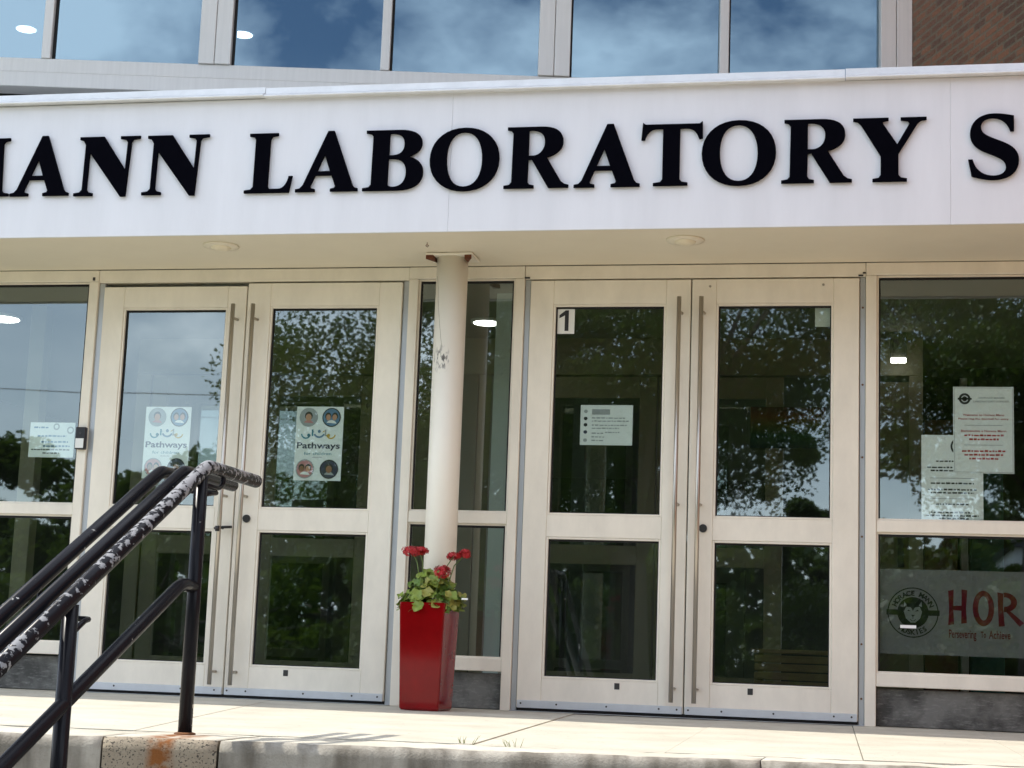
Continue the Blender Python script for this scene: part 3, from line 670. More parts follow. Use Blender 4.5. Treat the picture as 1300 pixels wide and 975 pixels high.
# ------------------------------------------------------------------ lamps
def downlight(x, y, label):
    t = thing('downlight', label, 'ceiling light', (x, y, H), 'recessed lights in the canopy soffit')
    b = MB(); b.lathe([(.062, H-.0005), (.10, H-.0005), (.098, H-.008), (.064, H-.011)], x, y, 28); b.build('trim_ring', SO, t)
    b = MB(); b.lathe([(.060, H-.006), (.052, H-.018), (.03, H-.026), (.005, H-.029)], x, y, 24); b.build('lens', LENS, t)
downlight(-3.43, -.55, 'left unlit cream recessed light in the soffit, left of the column'); downlight(-.885, -.545, 'right unlit cream recessed light in the soffit, above the right doors')
def roomlight(x, y, z, r, label):
    t = thing('ceiling_lamp', label, 'lamp', (x, y, z), 'lit lamps on the ceilings inside')
    b = MB(); b.lathe([(r+.02, z-.001), (r+.02, z-.02), (r+.004, z-.02)], x, y, 24); b.build('housing', WHT, t)
    b = MB(); b.lathe([(r, z-.012), (r, z-.026), (r*.6, z-.032)], x, y, 24); b.build('lens', LAMP, t)

roomlight(-5.86, 1.55, 2.50, .12, 'lit round ceiling lamp behind the far left window')
roomlight(-2.44, 1.75, 2.50, .085, 'lit round ceiling lamp behind the slim window by the column')
roomlight(-7.23, 4.04, 5.62, .085, 'lit round ceiling lamp behind the upper left corner window')
roomlight(-5.33, 4.37, 5.62, .085, 'lit round ceiling lamp behind the second upper window')
t = thing('strip_lamp', 'short lit strip lamp inside, high behind the right window', 'lamp', (.25, 2.2, 2.32))
MB().box(.20, .31, 2.20, 2.24, 2.325, 2.499, .004).build('housing', mat('lamp_housing', (.12, .12, .10), .5), t); MB().box(.205, .305, 2.185, 2.225, 2.295, 2.3245, .004).build('tube', LAMP, t)

# ------------------------------------------------------------------ planter and geranium
pot = thing('planter', 'tall square tapered glossy red planter beside the column', 'planter', (-2.18, -.5, 0))
def taper(bm_, z0, h0, z1, h1, cx=-2.18, cy=-.5): pass
b = MB(); prof = [(.100, .004), (.107, .014), (.1235, .535), (.1235, .548), (.112, .550), (.110, .50)]
rings = []
for hw, z in prof:
    c = .010; q = [(-hw+c, -hw), (hw-c, -hw), (hw-c*.3, -hw+c*.3), (hw, -hw+c), (hw, hw-c), (hw-c*.3, hw-c*.3), (hw-c, hw), (-hw+c, hw), (-hw+c*.3, hw-c*.3), (-hw, hw-c), (-hw, -hw+c), (-hw+c*.3, -hw+c*.3)]
    ca, sa = math.cos(R(-6)), math.sin(R(-6)); rings.append([b.bm.verts.new((-2.175+x*ca-y*sa, -.5+x*sa+y*ca, z)) for x, y in q])
for r_, q_ in zip(rings, rings[1:]):
    for j in range(12): b.bm.faces.new((r_[j], r_[(j+1) % 12], q_[(j+1) % 12], q_[j]))
b.bm.faces.new(rings[0][::-1])
b.build('pot', RED, pot)
boxobj('soil', (-2.270, -2.080, -.595, -.405, .49, .515), SOIL, pot, .004)
random.seed(11)
ger = thing('geranium', 'red geranium with green and yellowed leaves growing in the red planter', 'plant', (-2.18, -.5, .515))
LG = [mat('leaf_green', (.22, .30, .04), .5, var=.3, vscale=40), mat('leaf_dark', (.10, .18, .022), .5, var=.3, vscale=40), mat('leaf_yellow', (.30, .30, .06), .5, var=.3, vscale=50)]
PET = mat('red_petal', (.45, .006, .012), .5, var=.4, vscale=60); STM = mat('stem_green', (.13, .2, .06), .6)
def leafmesh(k, mt):
    bm_ = bmesh.new(); n = 18; c = bm_.verts.new((0, 0, -.006)); rim = []; mid = []
    for i in range(n):
        a = 2*math.pi*i/n; rr = .029*(1+.12*math.cos(5*a+k))*(.55 if i == 0 else 1)
        rim.append(bm_.verts.new((rr*math.cos(a), rr*math.sin(a), .006*math.sin(3*a+k)+.004))); mid.append(bm_.verts.new((rr*.55*math.cos(a), rr*.55*math.sin(a), .001)))
    for i in range(n):
        j = (i+1) % n; bm_.faces.new((c, mid[i], mid[j])); bm_.faces.new((mid[i], rim[i], rim[j], mid[j]))
    me = bpy.data.meshes.new('leaf'); bm_.to_mesh(me); bm_.free(); me.materials.append(mt)
    for p in me.polygons: p.use_smooth = True
    return me
LM = [leafmesh(k, LG[[0, 0, 1, 2][k]]) for k in range(4)]
for i in range(230):
    a = random.uniform(0, 2*math.pi); rr = .155*math.sqrt(random.random()); z = .02+.185*(1-(rr/.18)**2)*random.uniform(.30, 1.0)
    if rr > .11: z = random.uniform(-.0, .085)
    o = bpy.data.objects.new('leaf', random.choice(LM[:3] if random.random() < .78 else LM[3:])); link(o, ger)
    o.location = (rr*math.cos(a)*1.06+.012, rr*math.sin(a)*.9, z); s_ = random.uniform(.7, 1.15); o.scale = (s_, s_, s_)
    nrm = Vector((math.cos(a)*rr*5+random.gauss(0, .35), math.sin(a)*rr*5-.35+random.gauss(0, .35), .75)).normalized()
    o.rotation_euler = (nrm.to_track_quat('Z', 'Y') @ Matrix.Rotation(random.uniform(0, 6.28), 4, 'Z').to_quaternion()).to_euler()
def flower(x, y, z, r, n, seed, squash=.6):
    rnd = random.Random(seed); bm_ = bmesh.new()
    for i in range(n):
        d = Vector((rnd.gauss(0, 1), rnd.gauss(0, 1), rnd.gauss(0, 1)+.25)).normalized(); c = Vector((d.x*r, d.y*r, d.z*r*squash))*rnd.uniform(.55, 1.0)
        u = d.orthogonal().normalized(); v = d.cross(u); k0 = rnd.uniform(0, 6.28); s0 = rnd.uniform(.008, .0125)
        cv = bm_.verts.new(c)
        for p in range(5):
            aa = k0+p*2*math.pi/5; e1 = u*math.cos(aa-.5)+v*math.sin(aa-.5); e2 = u*math.cos(aa+.5)+v*math.sin(aa+.5); e0 = u*math.cos(aa)+v*math.sin(aa)
            bm_.faces.new((cv, bm_.verts.new(c+e1*s0*.8+d*.002), bm_.verts.new(c+e0*s0*1.25+d*.004), bm_.verts.new(c+e2*s0*.8+d*.002)))
    me = bpy.data.meshes.new('flower_head'); bm_.to_mesh(me); bm_.free(); me.materials.append(PET)
    o = bpy.data.objects.new('flower_head', me); link(o, ger); o.location = (x+2.18, y+.5, z-.515)
    sb = MB(); sb.tube([(x, y, z-.005), (x*.7-2.18*.3+.0, y*.8-.1, z-.06), (x*.35-2.18*.65, y*.5-.25, .53)], .003, 6); sb.build('stem', STM, ger)
flower(-2.268, -.55, .812, .058, 100, 1, .42); flower(-2.225, -.56, .815, .046, 70, 5, .42); None; flower(-2.050, -.55, .792, .036, 50, 2, .55); flower(-1.995, -.52, .805, .036, 50, 3, .6); flower(-2.092, -.60, .705, .045, 80, 4, .8)
sb = MB(); sb.box(-1.985, -1.952, -.60, -.597, .568, .577, 0);  sb.build('plant_tag', WHT, ger)

# ------------------------------------------------------------------ handrail
hr = thing('stair_handrail', 'black pipe handrail with chipped paint on the entrance stairs', 'handrail', (-2.197, -3.664, 0))
def rail(x, r, z, y1, mt, name='top_rail'):
    b = MB(); sl_ = .497
    yl = -6.1
    pts = [(x, yl, z-.02-sl_*(-3.62-yl)), (x, -3.655, z-.02), (x, -3.61, z), (x, y1, z)]
    p = smoothpath(pts, .07)
    b.tube(p, r, 18); return b.build(name, mt, hr)
rail(-2.197, .0245, .905, -3.13, WORN, 'worn_top_rail'); rail(-2.283, .0225, .887, -3.14, RAIL); rail(-2.367, .0225, .885, -3.14, RAIL)
b = MB(); b.tube(smoothpath([(-2.197, -6.1, -.595), (-2.197, -3.80, .486), (-2.197, -3.76, .495), (-2.197, -3.665, .490)], .05), .022, 16); b.build('mid_rail', RAIL, hr)
b = MB(); b.tube([(-2.197, -3.664, .002), (-2.197, -3.664, .882)], .0235, 16); b.build('post', RAIL, hr)
b = MB(); b.tube([(-2.197, -4.577, -.52), (-2.197, -4.577, .40)], .0235, 16); b.build('post', RAIL, hr)
b = MB(); b.tube([(-2.197, -5.55, -1.03), (-2.197, -5.55, -.08)], .0235, 16); b.build('post', RAIL, hr)
RUF = mat('rusty_flange', (.20, .075, .02), .8, var=.5, vscale=30)
b = MB(); b.lathe([(.036, .0015), (.036, .006), (.027, .009)], -2.197, -3.664, 20); b.build('base_flange', RUF, hr)
for yb, zb in ((-3.56, .905), (-4.50, .442)):
    b = MB(); b.tube(smoothpath([(-2.197, yb-.09, zb-.10-(.04 if zb < .9 else 0)), (-2.197, yb+.02, zb-.085), (-2.20, yb+.06, zb-.08), (-2.24, yb+.06, zb-.08), (-2.285, yb+.06, zb-.07), (-2.285, yb+.06, zb+.005)], .03), .0085, 8)
    b.tube(smoothpath([(-2.24, yb+.06, zb-.08), (-2.365, yb+.06, zb-.07), (-2.365, yb+.06, zb+.005)], .03), .0085, 8); b.build('bracket', RAIL, hr)
b = MB(); b.tube(smoothpath([(-2.197, -3.655, .84), (-2.197, -3.50, .84), (-2.197, -3.46, .86), (-2.197, -3.46, .90)], .03), .009, 8); b.build('bracket', RAIL, hr)

# ------------------------------------------------------------------ small things on the doors and glass
t = thing('intercom', 'black entry intercom with white label on the jamb left of the doors', 'intercom', (-4.43, 0, 1.45))
MB().box(-4.462, -4.398, -.030, -.0005, 1.385, 1.515, .004).build('housing', BK, t); MB().box(-4.456, -4.406, -.034, -.0305, 1.392, 1.448, .001).build('label_plate', WHT, t)
MB().tube([(-4.43, -.0335, 1.48), (-4.43, -.0305, 1.48)], .008, 12).build('lens', DK, t)
t = thing('handle_clip', 'black clip hooked round the leftmost door pull handle', 'clip', (-3.53, -.05, .94))
b = MB(); b.tube([(-3.5325+.022*math.cos(R(a)), -.055+.022*math.sin(R(a)), .945+.004*math.sin(R(a))) for a in range(0, 300, 20)], .008, 8); b.tube([(-3.5325, -.078, .925), (-3.5325, -.080, .955)], .013, 10); b.build('ring', BK, t)
MB().tube([(-3.515, -.055, .950), (-3.47, -.02, .955)], .008, 8).build('pin', BK, t)

INK = mat('black_ink', (.02, .02, .022), .6); GREYINK = mat('grey_ink', (.33, .35, .36), .6); REDINK = mat('red_ink', (.42, .03, .03), .6); NAVY = mat('navy_ink', (.03, .03, .07), .6)
TEAL = mat('teal_ink', (.03, .22, .30), .6); GOLD = mat('gold_ink', (.55, .36, .05), .6); SKIN = mat('skin_ink', (.50, .27, .17), .6); SKIN2 = mat('brown_ink', (.27, .13, .07), .6); HAIR = mat('hair_ink', (.03, .022, .018), .6); PINK = mat('pink_ink', (.50, .22, .22), .6); BLUE = mat('blue_ink', (.10, .20, .33), .6)
PAPER = mat('paper', (.76, .79, .77), .6); DRED = mat('red_film', (.085, .001, .012), .7, spec=.05); BFILM = mat('black_film', (.004, .004, .005), .6, spec=.1); GFILM = mat('grey_film', (.13, .14, .135), .5)
GY = .0445
def sheet(name, x0, x1, z0, z1, label, cat, group=None, m=PAPER, y=GY, skew=0.):
    t = thing(name, label, cat, ((x0+x1)/2, y, z0), group)
    boxobj('sheet', (x0, x1, y+.0012, y+.0022, z0, z1), m, t, 0); return t
def photo(f, x, z, r, k):
    bgc, sk, hr_, sh = [(GREYINK, SKIN, HAIR, PINK), (BLUE, SKIN, HAIR, WHT), (PINK, SKIN2, HAIR, WHT), (NAVY, SKIN2, HAIR, GREYINK)][k]
    f.disc(x, z, r, r, INK, 1); f.disc(x, z, r*.93, r*.93, bgc, 2)
    f.disc(x, z-r*.90, r*.62, r*.62, sh, 3, 14, 25, 155)
    if k in (1, 2):
        for s in (-1, 1):
            f.disc(x+s*r*.36, z+r*.12, r*.33, r*.40, hr_, 4); f.disc(x+s*r*.34, z+r*.0, r*.25, r*.32, sk if s < 0 else SKIN, 5)
    else:
        f.disc(x, z+r*.14, r*.42, r*.46, hr_, 4); f.disc(x, z-r*.02, r*.32, r*.38, sk, 5)
    f.ring(x, z, r*.9, r, GREYINK if k % 2 == 0 else INK, 6, 30)
def pathways(x0, x1, z0, z1, label):
    t = sheet('poster', x0, x1, z0, z1, label, 'poster', 'posters of a children\'s programme on the left doors'); W, Hh = x1-x0, z1-z0
    f = Flat(GY+.001); X = lambda u: x0+u*W; Z = lambda v: z0+v*Hh; r = W*.195
    photo(f, X(.26), Z(.855), r, 0); photo(f, X(.745), Z(.855), r, 1); photo(f, X(.235), Z(.155), r, 2); photo(f, X(.745), Z(.155), r, 3)
    for cx, cz, rr, a0, a1, mm_ in ((.22, .63, .105, 180, 350, TEAL), (.34, .64, .055, 90, 20, BLUE), (.50, .66, .13, 205, 335, BLUE), (.62, .64, .055, 160, 90, GOLD), (.75, .63, .105, 190, 350, GOLD)):
        f.ring(X(cx), Z(cz), rr*W*.72, rr*W, mm_, 1, 12, a0, a1)
    for cx, cz, mm_ in ((.28, .612, TEAL), (.5, .665, BLUE), (.70, .612, GOLD)): f.disc(X(cx), Z(cz), .034*W, .034*W, mm_, 1, 12)
    for cx, mm_ in ((.34, TEAL), (.615, GREYINK)): f.rect(X(cx), X(cx+.035), Z(.60), Z(.69), mm_, 1)
    f.text('Pathways', X(.04), X(.95), Z(.405), Z(.515), NAVY, 2, .022)
    f.text('for children', X(.20), X(.78), Z(.345), Z(.385), TEAL, 2, .0); f.rect(X(.38), X(.58), Z(.31), Z(.318), GREYINK, 1)
    f.build('print', t)
pathways(-4.065, -3.785, 1.229, 1.648, 'Pathways poster on the leftmost door, partly behind the handrail'); pathways(-3.145, -2.865, 1.232, 1.655, 'Pathways poster on the dark pane of the second door')

def lines(f, x0, x1, zs, m, h=.007, jag=True, seed=1):
    """rows of print too fine to read in the photograph"""
    rnd = random.Random(seed)
    for z, a, b_ in zs:
        x = x0+(x1-x0)*a; e = x0+(x1-x0)*b_
        while x < e:
            wd = rnd.uniform(.008, .026); f.rect(x, min(e, x+wd), z, z+h*rnd.uniform(.75, 1.05), m, 1); x += wd+.005
t = sheet('notice', -4.787, -4.502, 1.343, 1.550, 'white landscape notice taped inside the far left window', 'notice'); f = Flat(GY+.001)
lines(f, -4.775, -4.515, [(1.515, .05, .4), (1.465, .15, .85), (1.43, .25, .9), (1.405, .3, .95)], BLUE, .010, seed=2); lines(f, -4.775, -4.515, [(1.385, .02, .95), (1.365, .3, .7)], INK, .008, seed=3)
f.ring(-4.62, 1.525, .012, .02, GREYINK, 1, 16); f.ring(-4.53, 1.505, .014, .022, GREYINK, 1, 16); f.build('print', t)
t = sheet('number_sign', -1.657, -1.551, 2.072, 2.2215, 'white square sign with a black number 1 on the third door', 'sign', m=WHT, y=.026); f = Flat(.027)
f.poly([(-1.606, 2.088), (-1.584, 2.088), (-1.584, 2.205), (-1.602, 2.205), (-1.637, 2.178), (-1.637, 2.160), (-1.606, 2.176)], INK, 1); f.build('print', t)
t = sheet('notice', -1.504, -1.214, 1.453, 1.675, 'white landscape notice with pictograms on the third door', 'notice'); f = Flat(GY+.001)
for z, mm_ in ((1.640, GREYINK), (1.600, INK), (1.565, INK), (1.525, NAVY), (1.480, GREYINK)): f.disc(-1.475, z, .011, .010, mm_, 1, 10)
f.rect(-1.44, -1.34, 1.622, 1.652, GREYINK, 1)
lines(f, -1.44, -1.225, [(1.60, 0, .85), (1.583, 0, .95), (1.560, 0, .9), (1.543, 0, .7), (1.515, .0, .3), (1.52, .35, .72), (1.495, 0, .33), (1.475, 0, .3)], GREYINK, .007, seed=5); f.build('print', t)
t = sheet('window_sticker', -.234, -.154, 2.112, 2.2175, 'blank grey sticker in the top corner of the rightmost door', 'sticker', m=mat('grey_sticker', (.66, .68, .64), .6))
t = thing('letter_decal', 'small black Y shaped decal at the top of the rightmost door glass', 'decal', (-.29, GY, 2.157)); f = Flat(GY)
f.poly([(-.300, 2.157), (-.280, 2.157), (-.276, 2.185), (-.258, 2.2175), (-.278, 2.2175), (-.290, 2.196), (-.302, 2.2175), (-.322, 2.2175), (-.304, 2.185)], INK, 1); f.build('print', t)
def paper_text(f, rows, xc):
    for z, h, wd, s_, mm_ in rows: f.text(s_, xc-wd/2, xc+wd/2, z, z+h, mm_, 2, .012)
t = sheet('notice', .325, .640, 1.0765, 1.528, 'white typed notice low in the right window, behind another sheet', 'notice', y=.0465); f = Flat(.0474)
f.ring(.52, 1.468, .036, .046, INK, 1, 24); f.text('HM', .497, .543, 1.452, 1.484, INK, 2, .02)
lines(f, .345, .62, [(1.385, .2, .8), (1.352, .04, .95), (1.335, .1, .8), (1.268, .1, .9), (1.235, .05, .95), (1.218, .1, .9), (1.158, .2, .8), (1.115, .1, .85), (1.098, .02, .98), (1.083, .25, .8)], INK, .009, seed=7)
for z in (1.298, 1.19): f.rect(.37, .595, z, z+.003, GREYINK, 1)
f.build('print', t)
t = sheet('notice', .489, .797, 1.327, 1.786, 'white notice with red text and school crest in the right window', 'notice', y=.0442); f = Flat(.0451)
for a, b_, c, d_ in ((.494, .792, 1.332, 1.334), (.494, .792, 1.779, 1.781), (.494, .496, 1.332, 1.781), (.790, .792, 1.332, 1.781)): f.rect(a, b_, c, d_, GREYINK, 1)
f.ring(.548, 1.722, .018, .030, INK, 1, 24); f.disc(.548, 1.722, .013, .014, INK, 1); f.rect(.512, .584, 1.717, 1.727, INK, 1)
paper_text(f, [(1.722, .010, .13, 'HORACE MANN', GREYINK), (1.703, .010, .185, 'LABORATORY SCHOOL', GREYINK)], .685)
paper_text(f, [(1.630, .012, .21, 'Welcome to Horace Mann', REDINK), (1.608, .012, .255, 'Please ring the doorbell for entry', REDINK), (1.545, .012, .23, 'Bienvenidos a Horace Mann', REDINK)], .643)
lines(f, .52, .77, [(1.523, .1, .9), (1.502, .2, .8), (1.440, .05, .95), (1.420, .1, .9), (1.400, .2, .8)], REDINK, .010, seed=9)
for z in (1.580, 1.475): f.rect(.545, .74, z, z+.0025, GREYINK, 1)
f.build('print', t)
# frosted school band on the right window
FILM = bpy.data.materials.new('frosted_film'); FILM.use_nodes = True; n_ = FILM.node_tree; pb = n_.nodes['Principled BSDF']; pb.inputs['Base Color'].default_value = (.17, .17, .165, 1); pb.inputs['Roughness'].default_value = .7
tr = n_.nodes.new('ShaderNodeBsdfTransparent'); ms = n_.nodes.new('ShaderNodeMixShader'); ms.inputs[0].default_value = .68
n_.links.new(tr.outputs[0], ms.inputs[1]); n_.links.new(pb.outputs[0], ms.inputs[2]); n_.links.new(ms.outputs[0], n_.nodes['Material Output'].inputs['Surface'])
t = thing('window_band', 'grey frosted band with husky crest and red school name on the window', 'window decal', (.85, GY, .376))
boxobj('film', (.097, 1.597, GY+.001, GY+.0018, .377, .817), FILM, t, 0)
f = Flat(GY+.0008); cx, cz = .281, .593
f.ring(cx, cz, .124, .130, BFILM, 1, 56); f.ring(cx, cz, .063, .080, BFILM, 1, 40); f.disc(cx, cz, .066, .066, BFILM, 1, 32)
for s in (-1, 1): f.rect(cx+(.076 if s > 0 else -.135), cx+(.135 if s > 0 else -.076), cz-.014, cz+.014, BFILM, 2)
f.arctext('HORACE MANN', cx, cz, .101, .026, 155, 25, BFILM, 2, .03); f.arctext('HUSKIES', cx, cz, .101, .026, 235, 305, BFILM, 2, .03, True)
# husky face
f.poly([(cx-.052, cz+.068), (cx-.030, cz+.030), (cx+.030, cz+.030), (cx+.052, cz+.068), (cx+.055, cz+.01), (cx, cz-.06), (cx-.055, cz+.01)], BFILM, 3)
f.poly([(cx-.046, cz+.005), (cx-.034, cz+.030), (cx-.010, cz+.026), (cx, cz+.008), (cx+.010, cz+.026), (cx+.034, cz+.030), (cx+.046, cz+.005), (cx+.036, cz-.03), (cx+.012, cz-.052), (cx-.012, cz-.052), (cx-.036, cz-.03)], GFILM, 4)
for s in (-1, 1):
    f.poly([(cx+s*.010, cz+.006), (cx+s*.024, cz+.015), (cx+s*.030, cz+.008)], BFILM, 5); f.poly([(cx+s*.044, cz+.058), (cx+s*.030, cz+.036), (cx+s*.045, cz+.030)], GFILM, 4)
f.poly([(cx-.010, cz-.012), (cx+.010, cz-.012), (cx, cz-.024)], BFILM, 5); f.rect(cx-.0015, cx+.0015, cz-.034, cz-.024, BFILM, 5); f.ring(cx, cz-.030, .012, .015, BFILM, 5, 10, 200, 340)
f.build('crest', t)
f = Flat(GY+.0008)
hx = .459
def brush(pts): f.poly(pts, DRED, 1)
z0, z1 = .537, .716
brush([(.459, z0-.004), (.489, z0+.002), (.485, .61), (.487, z1+.002), (.459, z1-.006), (.464, .62)]); brush([(.524, z0+.006), (.553, z0+.010), (.549, .62), (.556, z1), (.527, z1+.004), (.526, .62)]); brush([(.480, .612), (.53, .609), (.53, .636), (.480, .633)])
for i in range(28):
    a, b_ = R(360*i/28), R(360*(i+1)/28)
    brush([(.636+.054*math.cos(a), .625+.091*math.sin(a)), (.636+.054*math.cos(b_), .625+.091*math.sin(b_)), (.636+.026*math.cos(b_), .625+.062*math.sin(b_)), (.636+.026*math.cos(a), .625+.062*math.sin(a))])
brush([(.712, z0-.003), (.742, z0), (.734, .63), (.736, z1-.012), (.706, z1-.006)])
for i in range(16):
    a, b_ = R(-95+190*i/16), R(-95+190*(i+1)/16)
    brush([(.742+.062*math.cos(a), .659+.050*math.sin(a)), (.742+.062*math.cos(b_), .659+.050*math.sin(b_)), (.742+.032*math.cos(b_), .661+.024*math.sin(b_)), (.742+.032*math.cos(a), .661+.024*math.sin(a))])
brush([(.738, .622), (.768, .616), (.838, .556), (.816, .536)])
f.text('ACE MANN', .86, 1.50, z0, z1, DRED, 1, .03)
f.text('Persevering', .463, .600, .455, .512, DRED, 1, .012); f.text('To', .622, .648, .474, .506, DRED, 1, .02); f.text('Achieve', .662, .77, .470, .512, DRED, 1, .015)
f.build('lettering', t)

# seen inside through the glass
RB1 = bpy.data.materials.new('rainbow_print'); RB1.use_nodes = True; n_ = RB1.node_tree
geo = n_.nodes.new('ShaderNodeNewGeometry'); sx_ = n_.nodes.new('ShaderNodeSeparateXYZ'); mr = n_.nodes.new('ShaderNodeMapRange'); cr = n_.nodes.new('ShaderNodeValToRGB')
mr.inputs['From Min'].default_value = 1.74; mr.inputs['From Max'].default_value = 2.02
for p_, c_ in ((0, (.01, .03, .05, 1)), (.3, (.01, .07, .03, 1)), (.55, (.09, .09, .01, 1)), (.75, (.16, .05, .01, 1)), (1., (.06, .01, .015, 1))):
    e_ = cr.color_ramp.elements.new(p_) if p_ not in (0, 1.) else cr.color_ramp.elements[0 if p_ == 0 else -1]; e_.color = c_
n_.links.new(geo.outputs['Position'], sx_.inputs[0]); n_.links.new(sx_.outputs['Z'], mr.inputs[0]); n_.links.new(mr.outputs[0], cr.inputs[0]); n_.links.new(cr.outputs[0], n_.nodes['Principled BSDF'].inputs['Base Color'])
t = thing('rainbow_poster', 'rainbow striped poster on the inner door behind the rightmost door', 'poster', (-.46, 2.38, 1.74)); boxobj('sheet', (-.72, -.22, 2.385, 2.388, 1.74, 2.02), RB1, t, 0)
OAK = mat('bench_wood', (.22, .17, .08), .6, var=.3, vscale=10, vstretch=(1, 1, 6))
t = thing('slatted_bench', 'low wooden slatted bench inside, behind the rightmost door', 'bench', (-.33, 1.6, 0))
for k in range(6): boxobj('slat', (-.62, -.05, 1.49, 1.515, .05+.052*k, .05+.052*k+.044), OAK, t, .003)
boxobj('top', (-.64, -.03, 1.47, 1.85, .365, .39), OAK, t, .003)
for x in (-.60, -.08): boxobj('leg', (x, x+.03, 1.52, 1.80, .0065, .364), OAK, t, .002)
t = thing('card_reader', 'small black card reader on the inner wall behind the right window', 'card reader', (.28, 2.4, 1.0)); MB().box(.255, .295, 2.395, 2.429, .96, 1.15, .003).build('housing', BK, t)
t = thing('reflection_bar', 'short white bar standing for a reflection on the glass across the husky crest', 'sticker', (.256, .0335, .517)); MB().box(.216, .297, .0332, .0342, .511, .527, 0).build('sheet', mat('reflection_white', (.88, .88, .88), .4), t)  # white bar put on the glass to stand for a bright reflection

# grass tufts in the joints -------------------------------------------------------
GB = mat('grass_blade', (.16, .20, .05), .7)
for k, (x, y, lb) in enumerate([(-1.30, -3.40, 'small grass tuft in the landing joint nearest the planter'), (-1.12, -3.42, 'thin grass tuft in the landing joint below the third door')]):
    rnd = random.Random(k); b = MB()
    for i in range(9):
        dx, dy = rnd.uniform(-.03, .03), rnd.uniform(-.01, .01); b.tube([(x+dx, y+dy, -.01), (x+dx*1.5, y+dy, .012), (x+dx*1.9+rnd.uniform(-.01, .01), y+dy, rnd.uniform(.018, .032))], [.0012, .001, .0003], 4)
    o = b.build('grass_tuft', GB); o.location = (0, 0, 0); tag(o, lb, 'grass tuft')

# ------------------------------------------------------------------ the yard that the glass mirrors
BARK = mat('bark', (.10, .08, .06), .9, var=.4, vscale=6, vstretch=(1, 1, .3), bump=.5, bscale=20)
LEAVES = [mat('maple_leaf', (.07, .115, .02), .5, var=.35, vscale=3), mat('dark_leaf', (.05, .09, .025), .5, var=.35, vscale=2)]
for m_ in LEAVES:      # leaves let some light through
    n_ = m_.node_tree; pb_ = n_.nodes['Principled BSDF']; tl = n_.nodes.new('ShaderNodeBsdfTranslucent'); tl.inputs['Color'].default_value = (.09, .14, .015, 1)
    mx_ = n_.nodes.new('ShaderNodeMixShader'); mx_.inputs[0].default_value = .35; n_.links.new(pb_.outputs[0], mx_.inputs[1]); n_.links.new(tl.outputs[0], mx_.inputs[2]); n_.links.new(mx_.outputs[0], n_.nodes['Material Output'].inputs['Surface'])
def tree(x, y, h, rad, zc, n, ls, seed, label, lm=0, clumps=105, group='trees across the yard'):
    rnd = random.Random(seed); t = thing('tree', label, 'tree', (x, y, -1.24), group)
    b = MB(); zt = zc+.2; wob = rnd.uniform(-.3, .3)
    b.tube([(x, y, -1.26), (x+wob*.3, y, (zt-1.24)*.3), (x+wob, y+.1, zt)], [.045*h, .034*h, .012*h], 10)
    cen = []
    for i in range(9):
        a = rnd.uniform(0, 6.28); q = rnd.uniform(.25, .6); zs = -.4+(zt+.4)*q; e = Vector((x+rad*.75*math.cos(a), y+rad*.75*math.sin(a), zc+rnd.uniform(-.2, .6)*rad*.6))
        b.tube([(x+wob*q, y, zs), ((x+e.x)/2, (y+e.y)/2, (zs+e.z)/2+.3), e], [.013*h, .008*h, .002*h], 7)
    b.build('trunk', BARK, t)
    vz = (h-1.24-zc); vs = []; fs = []
    cl_ = []
    for i in range(clumps):
        d = Vector((rnd.gauss(0, 1), rnd.gauss(0, 1), rnd.gauss(0, 1))).normalized()*rnd.random()**.42
        cl_.append((Vector((x+d.x*rad, y+d.y*rad, zc+d.z*vz*(1 if d.z > 0 else .62))), rad*rnd.uniform(.16, .30)))
    o3 = Vector((x, y, -1.24))
    for i in range(n):
        c, r_ = cl_[rnd.randrange(clumps)]; dv = Vector((rnd.gauss(0, 1), rnd.gauss(0, 1), rnd.gauss(0, 1))).normalized()*r_*1.05*rnd.random()**.45; dv.z *= .75; p = c+dv-o3
        u = Vector((rnd.gauss(0, 1), rnd.gauss(0, 1), rnd.gauss(0, .7))).normalized(); v = u.orthogonal().normalized(); s_ = ls*rnd.uniform(.6, 1.3); k = len(vs)
        vs += [p+u*s_, p+v*s_*.6+u*s_*.2, p-u*s_*.8, p-v*s_*.6+u*s_*.2]; fs.append((k, k+1, k+2, k+3))
    me = bpy.data.meshes.new('crown'); me.from_pydata(vs, [], fs); me.materials.append(LEAVES[lm]); o = bpy.data.objects.new('crown', me); link(o, t)
tree(-7.7, -22.0, 9.4, 4.1, 4.3, 95000, .055, 3, 'broad maple mirrored in the second door glass')
tree(-4.3, -23.5, 11.4, 4.1, 5.9, 80000, .055, 4, 'broad maple mirrored in the third door glass')
tree(3.2, -22.5, 11.2, 4.1, 5.8, 80000, .055, 5, 'broad maple mirrored in the rightmost door and window')
bgx = [(-27, -33, 6.2), (-22, -31, 6.6), (-17.2, -30, 6.9), (-12.0, -32, 6.4), (-7.0, -31, 6.0), (-1.7, -32, 7.4), (2.6, -31, 8.2), (10, -33, 6.6)]
nm = ['far left end of the row', 'second in the row', 'third in the row', 'left of the road gap', 'behind the left maple', 'narrow one between the two right maples', 'behind the right maple', 'far right end of the row']
for i, (x, y, h) in enumerate(bgx): tree(x, y, h, 3.3 if i != 5 else 1.1, .9, 17000, .13, 20+i, 'dark round tree along the street, '+nm[i], 1, 46, 'dark trees along the street')
for i, (x, y) in enumerate([(-12.5, -19), (-9.2, -27), (-4.8, -28), (.2, -27.5), (5.0, -27)]): 
    tree(x, y, 3.6, 2.7, .3, 18000, .08, 40+i, ['low bush left of the left maple', 'low bush behind the left maple', 'low bush between the left and middle maples', 'low bush between the middle and right maples', 'low bush behind the right maple'][i], 0, 30, 'low bushes on the lawn')
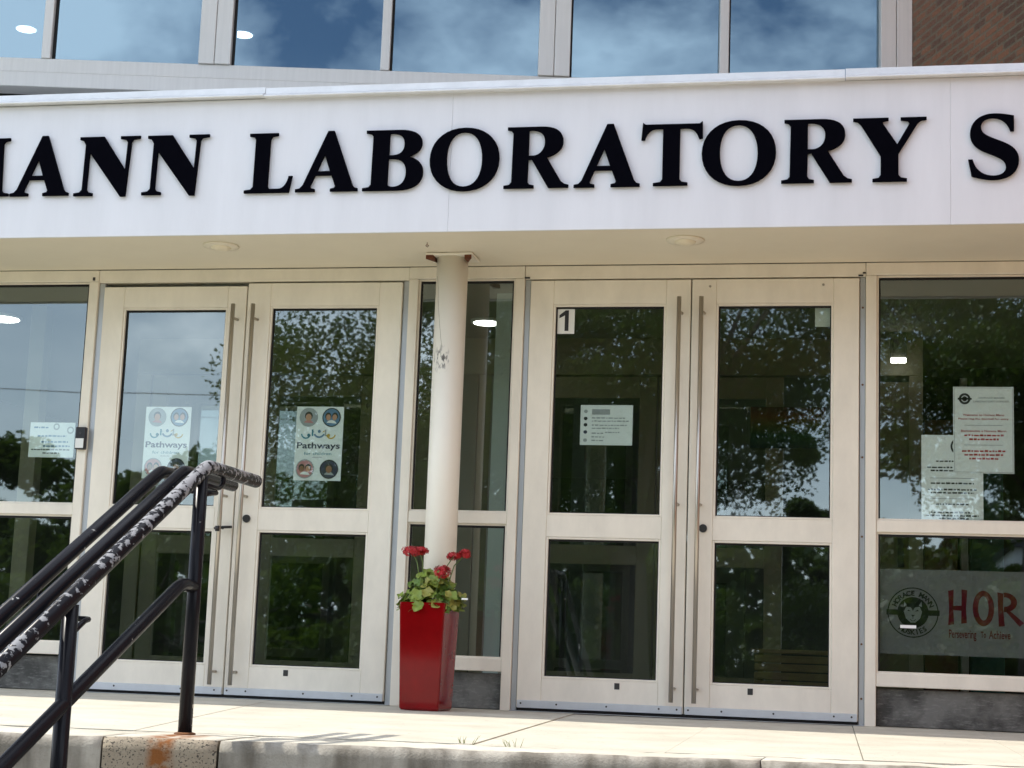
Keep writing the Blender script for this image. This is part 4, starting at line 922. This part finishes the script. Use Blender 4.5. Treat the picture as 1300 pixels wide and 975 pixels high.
hs = thing('house', 'pale clapboard house with a dark gabled roof across the street', 'house', (10, -52, -1.24))
SID = mat('pale_siding', (.62, .64, .64), .6); ROOF = mat('dark_shingle', (.06, .06, .065), .9); WIN = mat('house_glass', (.03, .04, .05), .1)
b = MB(); b.box(5, 15, -56, -48, -1.3, 4.4, 0); b.build('wall', SID, hs)
b = MB(); pr = [(4.6, 4.3), (15.4, 4.3), (10, 8.2)]
va = [b.bm.verts.new((px, -47.6, pz)) for px, pz in pr]; vb = [b.bm.verts.new((px, -56.4, pz)) for px, pz in pr]
b.bm.faces.new(va); b.bm.faces.new(vb[::-1])
for i in range(3): b.bm.faces.new((va[i], va[(i+1) % 3], vb[(i+1) % 3], vb[i]))
b.build('roof', ROOF, hs)
for x in (6.2, 8.8, 11.4, 13.6):
    for z in (0.2, 2.7): boxobj('window', (x-.5, x+.5, -48.02, -47.93, z, z+1.4), WIN, hs, 0)
rnd = random.Random(77); vs = []; fs = []
for i in range(75000):      # far wood behind the street, one mass
    x = rnd.uniform(-95, 70); top = 5.6+1.6*mnoise.noise((x*.13, 2.2, 0))+.8*mnoise.noise((x*.5, 5, 0)); p = Vector((x, -66+rnd.uniform(-2, 2), -1.2+(top+1.2)*rnd.random()**1.15))
    u = Vector((rnd.gauss(0, 1), rnd.gauss(0, 1), rnd.gauss(0, .7))).normalized(); v = u.orthogonal().normalized(); s_ = rnd.uniform(.2, .45); k = len(vs)
    vs += [p+u*s_, p+v*s_*.6, p-u*s_*.8, p-v*s_*.6]; fs.append((k, k+1, k+2, k+3))
me = bpy.data.meshes.new('far_wood'); me.from_pydata(vs, [], fs); me.materials.append(LEAVES[1]); o = bpy.data.objects.new('far_wood', me); link(o); o['kind'] = 'stuff'
t = thing('utility_pole', 'wooden utility pole with wires along the street', 'utility pole', (-30, -34.5, -1.24))
MB().tube([(-30, -34.5, -1.24), (-30, -34.5, 9)], [.16, .11], 10).build('pole', BARK, t)
for z in (7.3,):
    b = MB(); b.tube([(-30+4*i, -34.5, z-.5*math.sin(math.pi*i/18)) for i in range(19)], .014, 5); b.build('wire', BK, t)
